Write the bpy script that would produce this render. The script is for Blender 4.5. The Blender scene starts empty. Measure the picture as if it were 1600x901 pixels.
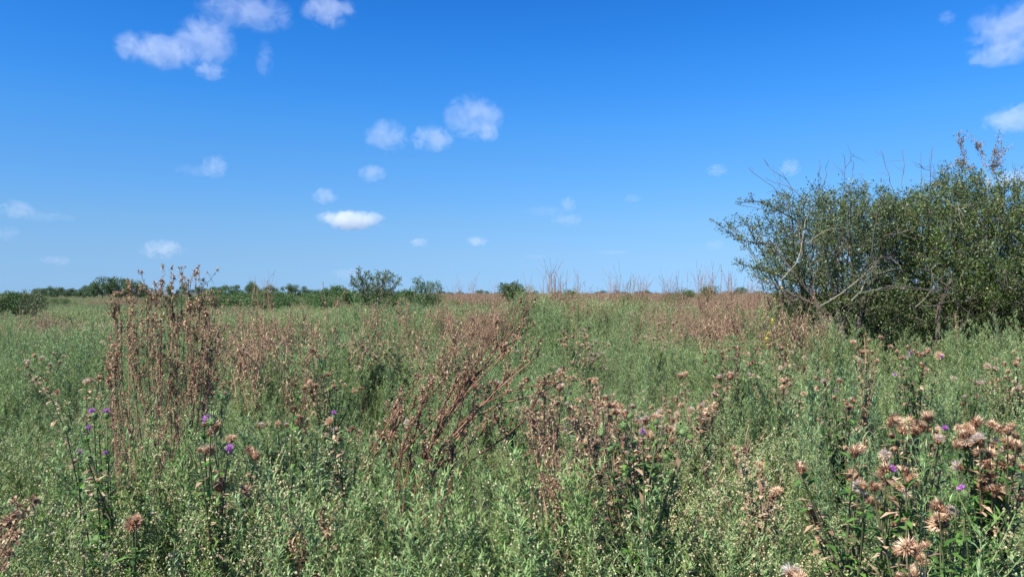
import bpy, math, time
import numpy as np
from mathutils import Vector, Matrix
T0 = time.time()
R = math.radians
sc = bpy.context.scene

# ------------------------------------------------------------------ camera, sky, sun, exposure
EYE = 1.65
F = 1186.0                      # focal length in pixels of the 1600 px wide photograph
HY = 458.0                      # where the true horizon lies in the photograph
cam_data = bpy.data.cameras.new("camera")
cam = bpy.data.objects.new("camera", cam_data)
sc.collection.objects.link(cam)
cam.location = (0, 0, EYE)
cam.rotation_euler = (R(90) + math.atan((HY - 450.5) / F), 0, 0)
cam_data.sensor_width = 36.0
cam_data.lens = 36.0 * F / 1600.0
cam_data.clip_start = 0.05
cam_data.clip_end = 60000.0
sc.camera = cam

EXPO = 1.12
SUN_ELEV, SUN_AZ = R(50), R(228)        # azimuth clockwise from +Y (the view direction): behind, to the left
world = bpy.data.worlds.new("World")
sc.world = world
world.use_nodes = True
wt = world.node_tree
wt.nodes.clear()
sky = wt.nodes.new("ShaderNodeTexSky")
sky.sky_type = 'NISHITA'
sky.sun_disc = False
sky.sun_elevation = SUN_ELEV
sky.sun_rotation = SUN_AZ
sky.altitude = 100
sky.air_density = 1.0
sky.dust_density = 0.1
sky.ozone_density = 3.0
# deep clear air: the colour of the whole dome shifts to a purer blue, evenly round the compass, by height above the horizon
tcw = wt.nodes.new("ShaderNodeTexCoord"); sep = wt.nodes.new("ShaderNodeSeparateXYZ"); ramp_w = wt.nodes.new("ShaderNodeValToRGB"); mulw = wt.nodes.new("ShaderNodeMix")
mulw.data_type = 'RGBA'; mulw.blend_type = 'MULTIPLY'; mulw.inputs[0].default_value = 1.0
AIR = [(0.0017, .0417, .0789, .1695), (0.0236, .0442, .0767, .1495), (.0488, .0503, .0794, .1353), (.0907, .0547, .0887, .1343), (.1321, .0507, .096, .1484), (.1727, .0465, .1004, .1568),
       (.2126, .0393, .1056, .1708), (.2514, .0309, .1032, .1814), (.289, .0254, .1012, .1873), (.3253, .0203, .0964, .1881), (.3602, .0176, .0914, .1849)]
els = ramp_w.color_ramp.elements
while len(els) < len(AIR): els.new(0.5)
for e_, (z_, r_, g_, b_) in zip(els, AIR): e_.position = z_
for e_, (z_, r_, g_, b_) in zip(els, AIR): e_.color = (r_ / .19, g_ / .19, b_ / .19, 1)
wt.links.new(tcw.outputs["Generated"], sep.inputs[0]); wt.links.new(sep.outputs["Z"], ramp_w.inputs[0])
bg = wt.nodes.new("ShaderNodeBackground")
bg.inputs["Strength"].default_value = 0.19 / 2 ** EXPO
wo = wt.nodes.new("ShaderNodeOutputWorld")
wt.links.new(sky.outputs[0], mulw.inputs[6])
wt.links.new(ramp_w.outputs[0], mulw.inputs[7])
wt.links.new(mulw.outputs[2], bg.inputs["Color"])
wt.links.new(bg.outputs[0], wo.inputs["Surface"])

sun_data = bpy.data.lights.new("sun", 'SUN')
sun_data.energy = 5.0
sun_data.angle = R(0.53)
sun_data.color = (1.0, 0.955, 0.88)
sun = bpy.data.objects.new("sun", sun_data)
sc.collection.objects.link(sun)
sd = Vector((math.sin(SUN_AZ) * math.cos(SUN_ELEV), math.cos(SUN_AZ) * math.cos(SUN_ELEV), math.sin(SUN_ELEV)))
sun.rotation_euler = sd.to_track_quat('Z', 'Y').to_euler()
sun.location = (-20, -20, 40)

sc.view_settings.view_transform = 'Standard'
sc.view_settings.look = 'None'
sc.view_settings.exposure = EXPO
sc.view_settings.gamma = 1.0
sc.cycles.max_bounces = 6
sc.cycles.diffuse_bounces = 3
sc.cycles.transmission_bounces = 3
sc.cycles.transparent_max_bounces = 8
sc.cycles.volume_bounces = 2
sc.cycles.use_denoising = True
sc.cycles.denoiser = 'OPENIMAGEDENOISE'
sc.cycles.denoising_input_passes = 'RGB_ALBEDO_NORMAL'
sc.cycles.denoising_prefilter = 'ACCURATE'

rng = np.random.default_rng(11)

# ------------------------------------------------------------------ helpers
def at(px, py, d):
    """the point in the place that a pixel of the photograph shows at the distance d"""
    return np.array([(px - 800.0) / F * d, d, EYE - (py - HY) / F * d])

def link(o, parent=None, label=None, cat=None, group=None, kind=None):
    sc.collection.objects.link(o)
    if parent is not None: o.parent = parent
    if label: o["label"] = label
    if cat: o["category"] = cat
    if group: o["group"] = group
    if kind: o["kind"] = kind
    return o

def empty(name, loc, label, cat, group=None, rz=0.0, s=1.0):
    o = bpy.data.objects.new(name, None)
    o.empty_display_size = 0.2
    o.location = loc
    o.rotation_euler = (0, 0, rz)
    o.scale = (s, s, s)
    return link(o, None, label, cat, group)

def unit(v):
    v = np.asarray(v, float)
    return v / (np.linalg.norm(v, axis=-1, keepdims=True) + 1e-9)

class G:
    """collects faces; build() makes one mesh"""
    def __init__(s):
        s.v, s.rnd, s.polys, s.n = [], [], [], 0
    def add(s, V, faces, mat, rnd):
        V = np.asarray(V, float).reshape(-1, 3)
        s.v.append(V)
        r = np.asarray(rnd, float)
        s.rnd.append(np.full(len(V), float(r)) if r.ndim == 0 else r)
        s.polys.append((np.asarray(faces, np.int64) + s.n, mat))
        s.n += len(V)
    def more(s, faces, mat, base):
        s.polys.append((np.asarray(faces, np.int64) + base, mat))
    def leaves(s, P, D, N, L, W, mat=0, rnd=None, kind='tri2', droop=0.15, fold=0.0):
        P = np.asarray(P, float).reshape(-1, 3); n = len(P)
        if n == 0: return
        D = unit(np.broadcast_to(D, (n, 3))); N = np.broadcast_to(N, (n, 3))
        S = unit(np.cross(D, N)); N = np.cross(S, D)
        L = np.broadcast_to(L, (n,))[:, None]; W = np.broadcast_to(W, (n,))[:, None] * 0.5
        rnd = rng.random(n) if rnd is None else np.broadcast_to(rnd, (n,))
        i = np.arange(n)[:, None]
        if kind == 'tri2':
            m = P + D * L * 0.45 + N * L * 0.04
            V = np.stack([P, m - S * W, m + S * W, P + D * L - N * L * droop], 1)
            s.add(V, np.concatenate([i * 4 + [0, 2, 1], i * 4 + [1, 2, 3]]), mat, np.repeat(rnd, 4))
        elif kind == 'lance':
            a = P + D * L * 0.3 + N * L * 0.03; b = P + D * L * 0.68 - N * L * droop * 0.35
            V = np.stack([P, a - S * W + N * W * fold, a + S * W + N * W * fold, b - S * W * 0.75 + N * W * fold, b + S * W * 0.75 + N * W * fold, P + D * L * 0.98 - N * L * droop], 1)
            s.add(V, i * 6 + [0, 2, 1], mat, np.repeat(rnd, 6))
            base = s.n - 6 * n
            s.more(i * 6 + [1, 2, 4, 3], mat, base); s.more(i * 6 + [3, 4, 5], mat, base)
        elif kind == 'lobed':
            k = 5
            tt = np.linspace(0, 1, k + 1)
            mid = [P + D * L * t - N * L * droop * t * t for t in tt]
            tips = []
            for j in range(k):
                w = [0.55, 1.0, 0.95, 0.7, 0.4][j]
                for sg in (-1, 1):
                    tips.append(mid[j] + D * L * 0.16 + sg * S * W * w * (1 + 0.2 * math.sin(j * 7.1)) + N * L * (0.05 + 0.03 * math.cos(5 * j + sg)))
            V = np.stack(mid + tips, 1)
            nv = V.shape[1]
            s.add(V, i * nv + [0, 1, k + 1], mat, np.repeat(rnd, nv))
            base = s.n - nv * n
            for j in range(k):
                s.more(i * nv + [j, j + 1, k + 1 + 2 * j], mat, base)
                s.more(i * nv + [j, k + 2 + 2 * j, j + 1], mat, base)
    def tube(s, pts, rad, sides=4, mat=0, rnd=0.5):
        pts = np.asarray(pts, float); n = len(pts)
        rad = np.broadcast_to(rad, (n,))
        t = np.gradient(pts, axis=0); t = unit(t)
        up = np.where(np.abs(t[:, 2:3]) > 0.9, np.array([[1.0, 0, 0]]), np.array([[0, 0, 1.0]]))
        a = unit(np.cross(t, up)); b = np.cross(t, a)
        ang = np.arange(sides) * 2 * math.pi / sides
        V = pts[:, None] + rad[:, None, None] * (a[:, None] * np.cos(ang)[None, :, None] + b[:, None] * np.sin(ang)[None, :, None])
        f = []
        for k in range(n - 1):
            for q in range(sides):
                q2 = (q + 1) % sides
                f.append([k * sides + q, k * sides + q2, (k + 1) * sides + q2, (k + 1) * sides + q])
        s.add(V, f, mat, rnd)
    def sticks(s, A, B, ra, rb, mat=0, rnd=None):
        """many straight three-sided twigs at once"""
        A = np.asarray(A, float).reshape(-1, 3); B = np.asarray(B, float).reshape(-1, 3); n = len(A)
        if n == 0: return
        ra = np.broadcast_to(ra, (n,))[:, None, None]; rb = np.broadcast_to(rb, (n,))[:, None, None]
        t = unit(B - A)
        up = np.where(np.abs(t[:, 2:3]) > 0.9, np.array([[1.0, 0, 0]]), np.array([[0, 0, 1.0]]))
        a = unit(np.cross(t, up)); b = np.cross(t, a)
        ang = np.arange(3) * 2 * math.pi / 3
        ring = a[:, None] * np.cos(ang)[None, :, None] + b[:, None] * np.sin(ang)[None, :, None]
        V = np.concatenate([A[:, None] + ring * ra, B[:, None] + ring * rb], 1)
        rnd = rng.random(n) if rnd is None else np.broadcast_to(rnd, (n,))
        i = np.arange(n)[:, None] * 6
        s.add(V, np.concatenate([i + [0, 1, 4, 3], i + [1, 2, 5, 4], i + [2, 0, 3, 5]]), mat, np.repeat(rnd, 6))
    def buds(s, P, r, mat=0, rnd=None, tall=1.0):
        P = np.asarray(P, float).reshape(-1, 3); n = len(P)
        if n == 0: return
        r = np.broadcast_to(r, (n,))[:, None]
        o = np.array([[1, 0, 0], [-.5, .87, 0], [-.5, -.87, 0], [0, 0, 1.1 * tall], [0, 0, -1.1 * tall]])
        a = rng.random(n) * 6.3
        c, sn = np.cos(a)[:, None], np.sin(a)[:, None]
        V = np.stack([P + r * np.concatenate([q[0] * c - q[1] * sn, q[0] * sn + q[1] * c, np.full((n, 1), q[2])], 1) for q in o], 1)
        rnd = rng.random(n) if rnd is None else np.broadcast_to(rnd, (n,))
        i = np.arange(n)[:, None] * 5
        s.add(V, np.concatenate([i + f for f in ([0, 1, 3], [1, 2, 3], [2, 0, 3], [1, 0, 4], [2, 1, 4], [0, 2, 4])]), mat, np.repeat(rnd, 5))
    def mesh(s, name, mats, smooth=False):
        me = bpy.data.meshes.new(name)
        V = np.concatenate(s.v)
        me.vertices.add(len(V)); me.vertices.foreach_set("co", V.astype(np.float32).ravel())
        loops = np.concatenate([p.ravel() for p, m in s.polys])
        sizes = np.concatenate([np.full(len(p), p.shape[1]) for p, m in s.polys])
        mi = np.concatenate([np.full(len(p), m) for p, m in s.polys])
        me.loops.add(len(loops)); me.loops.foreach_set("vertex_index", loops.astype(np.int32))
        me.polygons.add(len(sizes))
        me.polygons.foreach_set("loop_start", (np.cumsum(sizes) - sizes).astype(np.int32))
        me.polygons.foreach_set("material_index", mi.astype(np.int32))
        me.polygons.foreach_set("use_smooth", np.full(len(sizes), smooth))
        a = me.attributes.new("rnd", 'FLOAT', 'POINT'); a.data.foreach_set("value", np.concatenate(s.rnd).astype(np.float32))
        for m in mats: me.materials.append(m)
        me.update(calc_edges=True)
        return me
    def build(s, name, mats, parent=None, smooth=False, **k):
        return link(bpy.data.objects.new(name, s.mesh(name, mats, smooth)), parent, **k)

def copy_thing(root, loc, rz, s, label=None, group=None):
    c = root.copy(); sc.collection.objects.link(c)
    c.location = loc; c.rotation_euler = (root.rotation_euler[0], root.rotation_euler[1], rz); c.scale = (s, s, s)
    if label: c["label"] = label
    if group: c["group"] = group
    for ch in list(root.children):
        d = ch.copy(); sc.collection.objects.link(d); d.parent = c
    return c

# smooth value noise for patches in the field
_tab = np.random.default_rng(5).random((64, 64))
def vnoise(x, y, s):
    x = np.asarray(x, float) / s + 1000; y = np.asarray(y, float) / s + 1000
    xi, yi = np.floor(x).astype(int), np.floor(y).astype(int)
    fx, fy = x - xi, y - yi
    fx = fx * fx * (3 - 2 * fx); fy = fy * fy * (3 - 2 * fy)
    g = lambda a, b: _tab[a % 64, b % 64]
    return (g(xi, yi) * (1 - fx) + g(xi + 1, yi) * fx) * (1 - fy) + (g(xi, yi + 1) * (1 - fx) + g(xi + 1, yi + 1) * fx) * fy

# ------------------------------------------------------------------ materials
def mat_plant(name, cols, trans=0.25, rough=0.6, alt=None, spec=0.25):
    """cols: colours spread over the leaves; alt: the colour towards which whole plants lean"""
    m = bpy.data.materials.new(name); m.use_nodes = True
    t = m.node_tree; t.nodes.clear()
    out = t.nodes.new("ShaderNodeOutputMaterial")
    at1 = t.nodes.new("ShaderNodeAttribute"); at1.attribute_name = "rnd"
    ramp = t.nodes.new("ShaderNodeValToRGB")
    e = ramp.color_ramp.elements
    e[0].color = (*cols[0], 1); e[1].color = (*cols[-1], 1)
    for k, c in enumerate(cols[1:-1]):
        q = e.new((k + 1) / (len(cols) - 1)); q.color = (*c, 1)
    t.links.new(at1.outputs["Fac"], ramp.inputs[0])
    col = ramp.outputs[0]
    if alt:
        at2 = t.nodes.new("ShaderNodeAttribute"); at2.attribute_name = "tint"; at2.attribute_type = 'INSTANCER'
        mx = t.nodes.new("ShaderNodeMix"); mx.data_type = 'RGBA'
        t.links.new(at2.outputs["Fac"], mx.inputs[0]); t.links.new(col, mx.inputs[6]); mx.inputs[7].default_value = (*alt, 1)
        col = mx.outputs[2]
    # fine mottling along each blade
    tc = t.nodes.new("ShaderNodeTexCoord"); nz = t.nodes.new("ShaderNodeTexNoise"); nz.inputs["Scale"].default_value = 60
    mp = t.nodes.new("ShaderNodeMapRange"); mp.inputs[3].default_value = 0.75; mp.inputs[4].default_value = 1.25
    mu = t.nodes.new("ShaderNodeVectorMath"); mu.operation = 'SCALE'
    t.links.new(tc.outputs["Object"], nz.inputs["Vector"]); t.links.new(nz.outputs["Fac"], mp.inputs[0])
    t.links.new(col, mu.inputs[0]); t.links.new(mp.outputs[0], mu.inputs["Scale"])
    col = mu.outputs[0]
    p = t.nodes.new("ShaderNodeBsdfPrincipled")
    p.inputs["Roughness"].default_value = rough
    p.inputs["Specular IOR Level"].default_value = spec
    t.links.new(col, p.inputs["Base Color"])
    if trans > 0:
        tr = t.nodes.new("ShaderNodeBsdfTranslucent"); ms = t.nodes.new("ShaderNodeMixShader"); ms.inputs[0].default_value = trans
        t.links.new(col, tr.inputs["Color"])
        t.links.new(p.outputs[0], ms.inputs[1]); t.links.new(tr.outputs[0], ms.inputs[2])
        t.links.new(ms.outputs[0], out.inputs["Surface"])
    else:
        t.links.new(p.outputs[0], out.inputs["Surface"])
    return m

M = {}
M['grey_leaf'] = mat_plant('grey_green_leaf', [(.11, .19, .075), (.19, .30, .125), (.29, .40, .195)], .3, .5, (.20, .30, .10))
M['green_leaf'] = mat_plant('fresh_green_leaf', [(.07, .145, .03), (.125, .23, .05), (.185, .295, .08)], .32, .5, (.15, .20, .05))
M['blue_leaf'] = mat_plant('blue_green_leaf', [(.085, .17, .072), (.15, .26, .12), (.25, .37, .185)], .28, .5, (.12, .19, .08))
M['dark_leaf'] = mat_plant('deep_green_leaf', [(.04, .10, .02), (.075, .16, .032), (.13, .24, .05)], .28, .45, (.10, .14, .04))
M['grass'] = mat_plant('grass_blade', [(.08, .15, .03), (.12, .20, .045), (.22, .24, .09)], .3, .5, (.25, .24, .10))
M['stem'] = mat_plant('green_stem', [(.10, .14, .055), (.16, .19, .08)], 0, .6, (.18, .16, .08))
M['red_stem'] = mat_plant('reddish_dead_stem', [(.10, .046, .03), (.18, .082, .05), (.28, .15, .095)], 0, .75)
M['thistle_stem'] = mat_plant('thistle_stem', [(.065, .085, .035), (.12, .115, .06)], 0, .7)
M['dry_stem'] = mat_plant('dead_brown_stem', [(.12, .066, .042), (.21, .122, .078), (.34, .22, .14)], 0, .8, (.22, .16, .11))
M['dry_leaf'] = mat_plant('shrivelled_brown_leaf', [(.155, .095, .058), (.285, .185, .115), (.46, .34, .225)], .2, .8, (.30, .22, .15))
M['rust'] = mat_plant('reddish_dry_leaf', [(.12, .062, .04), (.21, .115, .075), (.33, .21, .14)], .2, .8, (.30, .2, .13))
M['bud'] = mat_plant('pale_bud', [(.20, .26, .085), (.30, .33, .13), (.42, .42, .20)], .2, .7, (.6, .52, .33))
M['cream'] = mat_plant('cream_flower', [(.26, .23, .11), (.35, .31, .17), (.46, .40, .26)], .2, .8, (.6, .5, .3))
M['tan'] = mat_plant('tan_bract', [(.28, .155, .09), (.49, .30, .185), (.70, .50, .34)], .3, .65)
M['tan_in'] = mat_plant('pale_bract_inside', [(.48, .29, .16), (.66, .47, .30), (.80, .66, .50)], .3, .6)
M['rust_cup'] = mat_plant('brown_cup', [(.13, .058, .032), (.22, .11, .06), (.30, .17, .10)], 0, .8)
M['green_cup'] = mat_plant('green_cup', [(.09, .14, .05), (.16, .21, .08)], 0, .6)
M['purple'] = mat_plant('purple_floret', [(.36, .09, .40), (.50, .16, .56), (.68, .34, .70)], .3, .6)
M['pappus'] = mat_plant('white_pappus', [(.45, .40, .36), (.58, .54, .49), (.72, .69, .65)], .4, .9)
M['yellow'] = mat_plant('yellow_petal', [(.75, .52, .02), (.85, .65, .04)], .2, .6)
M['shrub_leaf'] = mat_plant('shrub_leaf', [(.03, .052, .018), (.055, .09, .027), (.095, .135, .042), (.16, .19, .078)], .25, .42, None, .4)
M['shrub_leaf_y'] = mat_plant('yellowish_shrub_leaf', [(.034, .062, .016), (.068, .11, .026), (.115, .16, .04), (.19, .215, .07)], .28, .42, None, .4)
M['brown_leaf'] = mat_plant('withered_shrub_leaf', [(.12, .085, .055), (.2, .15, .10), (.3, .24, .18)], .2, .7)
M['bark'] = mat_plant('grey_bark', [(.075, .06, .045), (.13, .11, .088)], 0, .85)
M['grey_wood'] = mat_plant('grey_dead_wood', [(.10, .088, .07), (.19, .17, .14)], 0, .85)
M['pale_bark'] = mat_plant('bleached_twig', [(.20, .175, .14), (.32, .285, .235)], 0, .85)
M['tree_leaf'] = mat_plant('far_tree_leaf_hazed', [(.045, .08, .038), (.07, .12, .05), (.11, .17, .07)], .25, .6, (.09, .14, .06))  # lighter and bluer: a little distance haze put into the leaf colour
M['tree_leaf_l'] = mat_plant('far_bush_leaf', [(.045, .09, .028), (.07, .13, .038), (.11, .18, .06)], .25, .6, (.11, .16, .06))

def ground_material():
    m = bpy.data.materials.new("meadow_soil"); m.use_nodes = True
    t = m.node_tree; p = t.nodes["Principled BSDF"]
    tc = t.nodes.new("ShaderNodeTexCoord")
    n1 = t.nodes.new("ShaderNodeTexNoise"); n1.inputs["Scale"].default_value = 0.09; n1.inputs["Detail"].default_value = 8
    n2 = t.nodes.new("ShaderNodeTexNoise"); n2.inputs["Scale"].default_value = 7; n2.inputs["Detail"].default_value = 8
    r1 = t.nodes.new("ShaderNodeValToRGB"); e = r1.color_ramp.elements
    e[0].position = .35; e[0].color = (.055, .075, .025, 1); e[1].position = .68; e[1].color = (.13, .095, .055, 1)
    r2 = t.nodes.new("ShaderNodeValToRGB"); e = r2.color_ramp.elements
    e[0].position = .3; e[0].color = (.35, .35, .35, 1); e[1].position = .7; e[1].color = (1.2, 1.15, 1, 1)
    mx = t.nodes.new("ShaderNodeMix"); mx.data_type = 'RGBA'; mx.blend_type = 'MULTIPLY'; mx.inputs[0].default_value = 1
    bp = t.nodes.new("ShaderNodeBump"); bp.inputs["Strength"].default_value = .6; bp.inputs["Distance"].default_value = .05
    for n in (n1, n2): t.links.new(tc.outputs["Object"], n.inputs["Vector"])
    t.links.new(n1.outputs["Fac"], r1.inputs[0]); t.links.new(n2.outputs["Fac"], r2.inputs[0])
    t.links.new(r1.outputs[0], mx.inputs[6]); t.links.new(r2.outputs[0], mx.inputs[7])
    t.links.new(mx.outputs[2], p.inputs["Base Color"]); t.links.new(n2.outputs["Fac"], bp.inputs["Height"])
    t.links.new(bp.outputs[0], p.inputs["Normal"]); p.inputs["Roughness"].default_value = .95
    return m

# ------------------------------------------------------------------ ground
def ground_z(x, y):
    r = np.hypot(x, y)
    k = np.clip(r / 12, 0, 1)
    return k * ((vnoise(x, y, 23) - .5) * .22 + (vnoise(x + 70, y, 7) - .5) * .10)
def make_ground():
    rs = np.concatenate([[0], np.geomspace(.8, 400, 70), np.geomspace(480, 9000, 14)])
    na = 128; V = [[0, 0, 0.0]]
    a = np.arange(na) * 2 * math.pi / na
    for r in rs[1:]:
        x, y = r * np.cos(a), r * np.sin(a)
        z = ground_z(x, y) * (1 if r < 400 else 0)
        V += list(np.stack([x, y, z], 1))
    g = G()
    g.add(np.array(V), [[0, 1 + k, 1 + (k + 1) % na] for k in range(na)], 0, .5)
    f = []
    for j in range(len(rs) - 2):
        b = 1 + j * na
        for k in range(na):
            k2 = (k + 1) % na
            f.append([b + k, b + na + k, b + na + k2, b + k2])
    g.more(f, 0, 0)
    g.build("ground", [ground_material()], smooth=True, kind="structure", label="rough meadow soil under the weeds")
make_ground()

# ------------------------------------------------------------------ weed plants (prototypes)
def curve_stem(h, lean, az, wob=.03, n=6):
    t = np.linspace(0, 1, n)
    d = np.array([math.cos(az), math.sin(az)])
    w = np.cumsum(rng.normal(0, wob * h / n, (n, 2)), 0); w[0] = 0
    return np.column_stack([d[0] * lean * h * t ** 1.6 + w[:, 0], d[1] * lean * h * t ** 1.6 + w[:, 1], h * t])
def along(pts, t):
    t = np.clip(t, 0, 1) * (len(pts) - 1)
    i = np.minimum(t.astype(int), len(pts) - 2); f = (t - i)[:, None]
    return pts[i] * (1 - f) + pts[i + 1] * f
def spiral(n, up0, up1):
    a = np.arange(n) * 2.399 + rng.random() * 6 + rng.normal(0, .3, n)
    u = np.linspace(up0, up1, n) + rng.normal(0, .15, n)
    return np.column_stack([np.cos(a) * np.cos(u), np.sin(a) * np.cos(u), np.sin(u)])
UP = np.array([0, 0, 1.0])

# slots used by every weed mesh
SL = ['stem', 'leafA', 'leafB', 'bud', 'drystem', 'dryleaf']
def weed_mats(leafA, leafB='green_leaf', bud='bud'):
    return [M['stem'], M[leafA], M[leafB], M[bud], M['dry_stem'], M['dry_leaf']]

def weed(g, h, nleaf, L, W, nbr=8, brl=.16, brleaf=10, nbud=6, budr=.0035, lean=.08, off=(0, 0), up=(0.1, .9), sides=3, start=.08, big=1.0, bstart=.45, side_shoots=0):
    off = np.array([off[0], off[1], 0.0])
    p = curve_stem(h, lean, rng.random() * 6.3) + off
    g.tube(p, np.linspace(.0035, .0012, len(p)) * big, sides, 0, rng.random())
    t = np.linspace(start, .97, nleaf) + rng.normal(0, .01, nleaf)
    D = spiral(nleaf, *up)
    sz = (1.0 - .55 * t) * rng.uniform(.7, 1.25, nleaf)
    g.leaves(along(p, t), D, UP, L * sz, W * np.sqrt(sz), 1, np.clip(.62 * t - .05 + rng.normal(0, .22, nleaf), 0, 1), 'tri2', rng.uniform(.02, .3, nleaf).mean())
    for k in range(nbr + side_shoots):
        if k < nbr:
            tb = bstart + (1 - bstart) * (k + rng.random()) / nbr; bl = brl * h * rng.uniform(.6, 1.3) * (1.15 - .6 * (tb - bstart) / (1 - bstart))
            el = rng.uniform(.7, 1.15)
        else:
            tb = rng.uniform(.15, .5); bl = h * rng.uniform(.25, .45); el = rng.uniform(.7, 1.2)
        b0 = along(p, np.array([tb]))[0]
        a = rng.random() * 6.3
        dr = np.array([math.cos(a) * math.cos(el), math.sin(a) * math.cos(el), math.sin(el)])
        q = np.linspace(0, 1, 4)[:, None]
        bp = b0 + dr * q * bl + UP * (q ** 2) * bl * .15
        g.sticks(bp[:-1], bp[1:], .0015 * big, .001 * big, 0)
        nl = brleaf if k < nbr else brleaf * 2
        if nl:
            tt = rng.uniform(.1, 1, nl)
            DD = unit(spiral(nl, .2, .9) + dr * .6)
            g.leaves(along(bp, tt), DD, UP, L * .45 * rng.uniform(.5, 1.2, nl), W * .65, 2 if rng.random() < .4 else 1, np.clip(rng.normal(.62, .25, nl), 0, 1))
        nb = nbud
        if nb:
            tt = 1 - .5 * rng.random(nb) ** 2
            g.buds(along(bp, tt) + rng.normal(0, .010 * big, (nb, 3)), budr * rng.uniform(.7, 1.3, nb), 3)

def dead_weed(g, h, nbr, lean=.12, off=(0, 0), heads=2, big=1.0, sides=3, leafy=8):
    off = np.array([off[0], off[1], 0.0])
    p = curve_stem(h, lean, rng.random() * 6.3, .06) + off
    g.tube(p, np.linspace(.005, .002, len(p)) * big, sides, 4, rng.random())
    t = rng.uniform(.1, .98, leafy * 2)
    g.leaves(along(p, t), spiral(leafy * 2, -1.0, .9), UP, rng.uniform(.02, .06, leafy * 2) * big, .011 * big, 5, None, 'tri2', .4)
    for k in range(nbr):
        tb = rng.uniform(.3, .98); bl = h * rng.uniform(.1, .26)
        b0 = along(p, np.array([tb]))[0]; a = rng.random() * 6.3; el = rng.uniform(.6, 1.3)
        dr = np.array([math.cos(a) * math.cos(el), math.sin(a) * math.cos(el), math.sin(el)])
        q = np.linspace(0, 1, 4)[:, None]
        bp = b0 + dr * q * bl + UP * q ** 2 * bl * .25 + np.concatenate([np.zeros((1, 3)), rng.normal(0, .006, (3, 3))])
        g.sticks(bp[:-1], bp[1:], .002 * big, .0012 * big, 4)
        nl = leafy
        g.leaves(along(bp, rng.uniform(.1, 1, nl)), spiral(nl, -.6, 1.1), UP, rng.uniform(.015, .04, nl) * big, .008 * big, 5, None, 'tri2', .4)
        if heads:
            g.leaves(np.repeat(bp[-1:], 7, 0), spiral(7, .2, 1.1), UP, .022 * big, .007 * big, 5, rng.uniform(.5, 1, 7))

def grass(g, n, h, w=.005, off=(0, 0), spread=.08):
    P = np.column_stack([rng.normal(off[0], spread, n), rng.normal(off[1], spread, n), np.zeros(n)])
    D = unit(np.column_stack([rng.normal(0, .35, n), rng.normal(0, .35, n), np.ones(n)]))
    side = unit(np.column_stack([rng.normal(0, 1, n), rng.normal(0, 1, n), np.zeros(n)]))
    g.leaves(P, D, side, rng.uniform(.5, 1.1, n) * h, w, 1, None, 'lance', .35)

protos = bpy.data.collections.new("weed_prototypes")      # only linked through the scatter nodes
PIDX = {}
PN = [0]
def proto(species, g, mats):
    o = bpy.data.objects.new("p%03d_%s" % (PN[0], species), g.mesh(species, mats))
    protos.objects.link(o)
    PIDX.setdefault(species, []).append(PN[0]); PN[0] += 1

for k in range(5):
    g = G(); weed(g, rng.uniform(.75, .95), 190, .075, .0085, 13, .2, 24, 4, lean=rng.uniform(0, .15)); proto('grey', g, weed_mats('grey_leaf', 'grey_leaf'))
for k in range(4):
    g = G(); weed(g, rng.uniform(.7, .9), 150, .07, .009, 14, .26, 20, 11, .0034, lean=rng.uniform(0, .15), bstart=.35); proto('budded', g, weed_mats('green_leaf', 'grey_leaf'))
for k in range(4):
    g = G(); weed(g, rng.uniform(.85, 1.0), 220, .075, .009, 12, .14, 16, 0, up=(.4, 1.1), lean=rng.uniform(0, .12)); proto('feather', g, weed_mats('blue_leaf', 'grey_leaf'))
for k in range(5):
    g = G(); weed(g, rng.uniform(.55, .72), 170, .068, .0098, 10, .25, 24, 0, side_shoots=4, lean=rng.uniform(0, .2), up=(0, .7)); proto('broad', g, weed_mats('green_leaf', 'dark_leaf'))
for k in range(3):
    g = G(); weed(g, rng.uniform(.55, .75), 170, .066, .010, 9, .25, 22, 0, side_shoots=3, lean=rng.uniform(0, .2)); proto('dark', g, weed_mats('dark_leaf', 'blue_leaf'))
for k in range(3):
    g = G(); grass(g, 55, .5); proto('grass', g, [M['grass'], M['grass']])
for k in range(4):
    g = G(); dead_weed(g, rng.uniform(.75, .95), 12); proto('dead', g, weed_mats('grey_leaf'))
for k in range(3):
    g = G(); weed(g, rng.uniform(.65, .8), 50, .065, .012, 14, .3, 9, 10, .0042, lean=rng.uniform(0, .2), bstart=.4); proto('cream', g, weed_mats('grey_leaf', 'green_leaf', 'cream'))
# wide clumps for the middle and the far distance
def clump(species, n, spread, fn):
    g = G()
    for j in range(n): fn(g, (rng.normal(0, spread), rng.normal(0, spread)))
    return g
def mid_weed(g, off, h, L, W, nl, nb, br=.006): weed(g, h, nl, L, W * 1.35, 7, .22, 9, nb, br, off=off, big=1.5)
for k in range(4):
    proto('grey_clump', clump('c', 9, .38, lambda g, o: mid_weed(g, o, rng.uniform(.65, .95), .12, .016, 30, 3)), weed_mats('grey_leaf', 'grey_leaf'))
for k in range(3):
    proto('budded_clump', clump('c', 9, .38, lambda g, o: mid_weed(g, o, rng.uniform(.6, .9), .10, .015, 24, 10, .008)), weed_mats('green_leaf', 'grey_leaf'))
for k in range(3):
    proto('blue_clump', clump('c', 9, .38, lambda g, o: mid_weed(g, o, rng.uniform(.6, 1.0), .11, .015, 44, 0)), weed_mats('blue_leaf', 'grey_leaf'))
for k in range(4):
    proto('dead_clump', clump('c', 8, .42, lambda g, o: dead_weed(g, rng.uniform(.7, 1.15), 8, .1, o, 1, 1.9, 3, 6)), weed_mats('grey_leaf'))
print("protos", round(time.time() - T0, 1))

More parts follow.
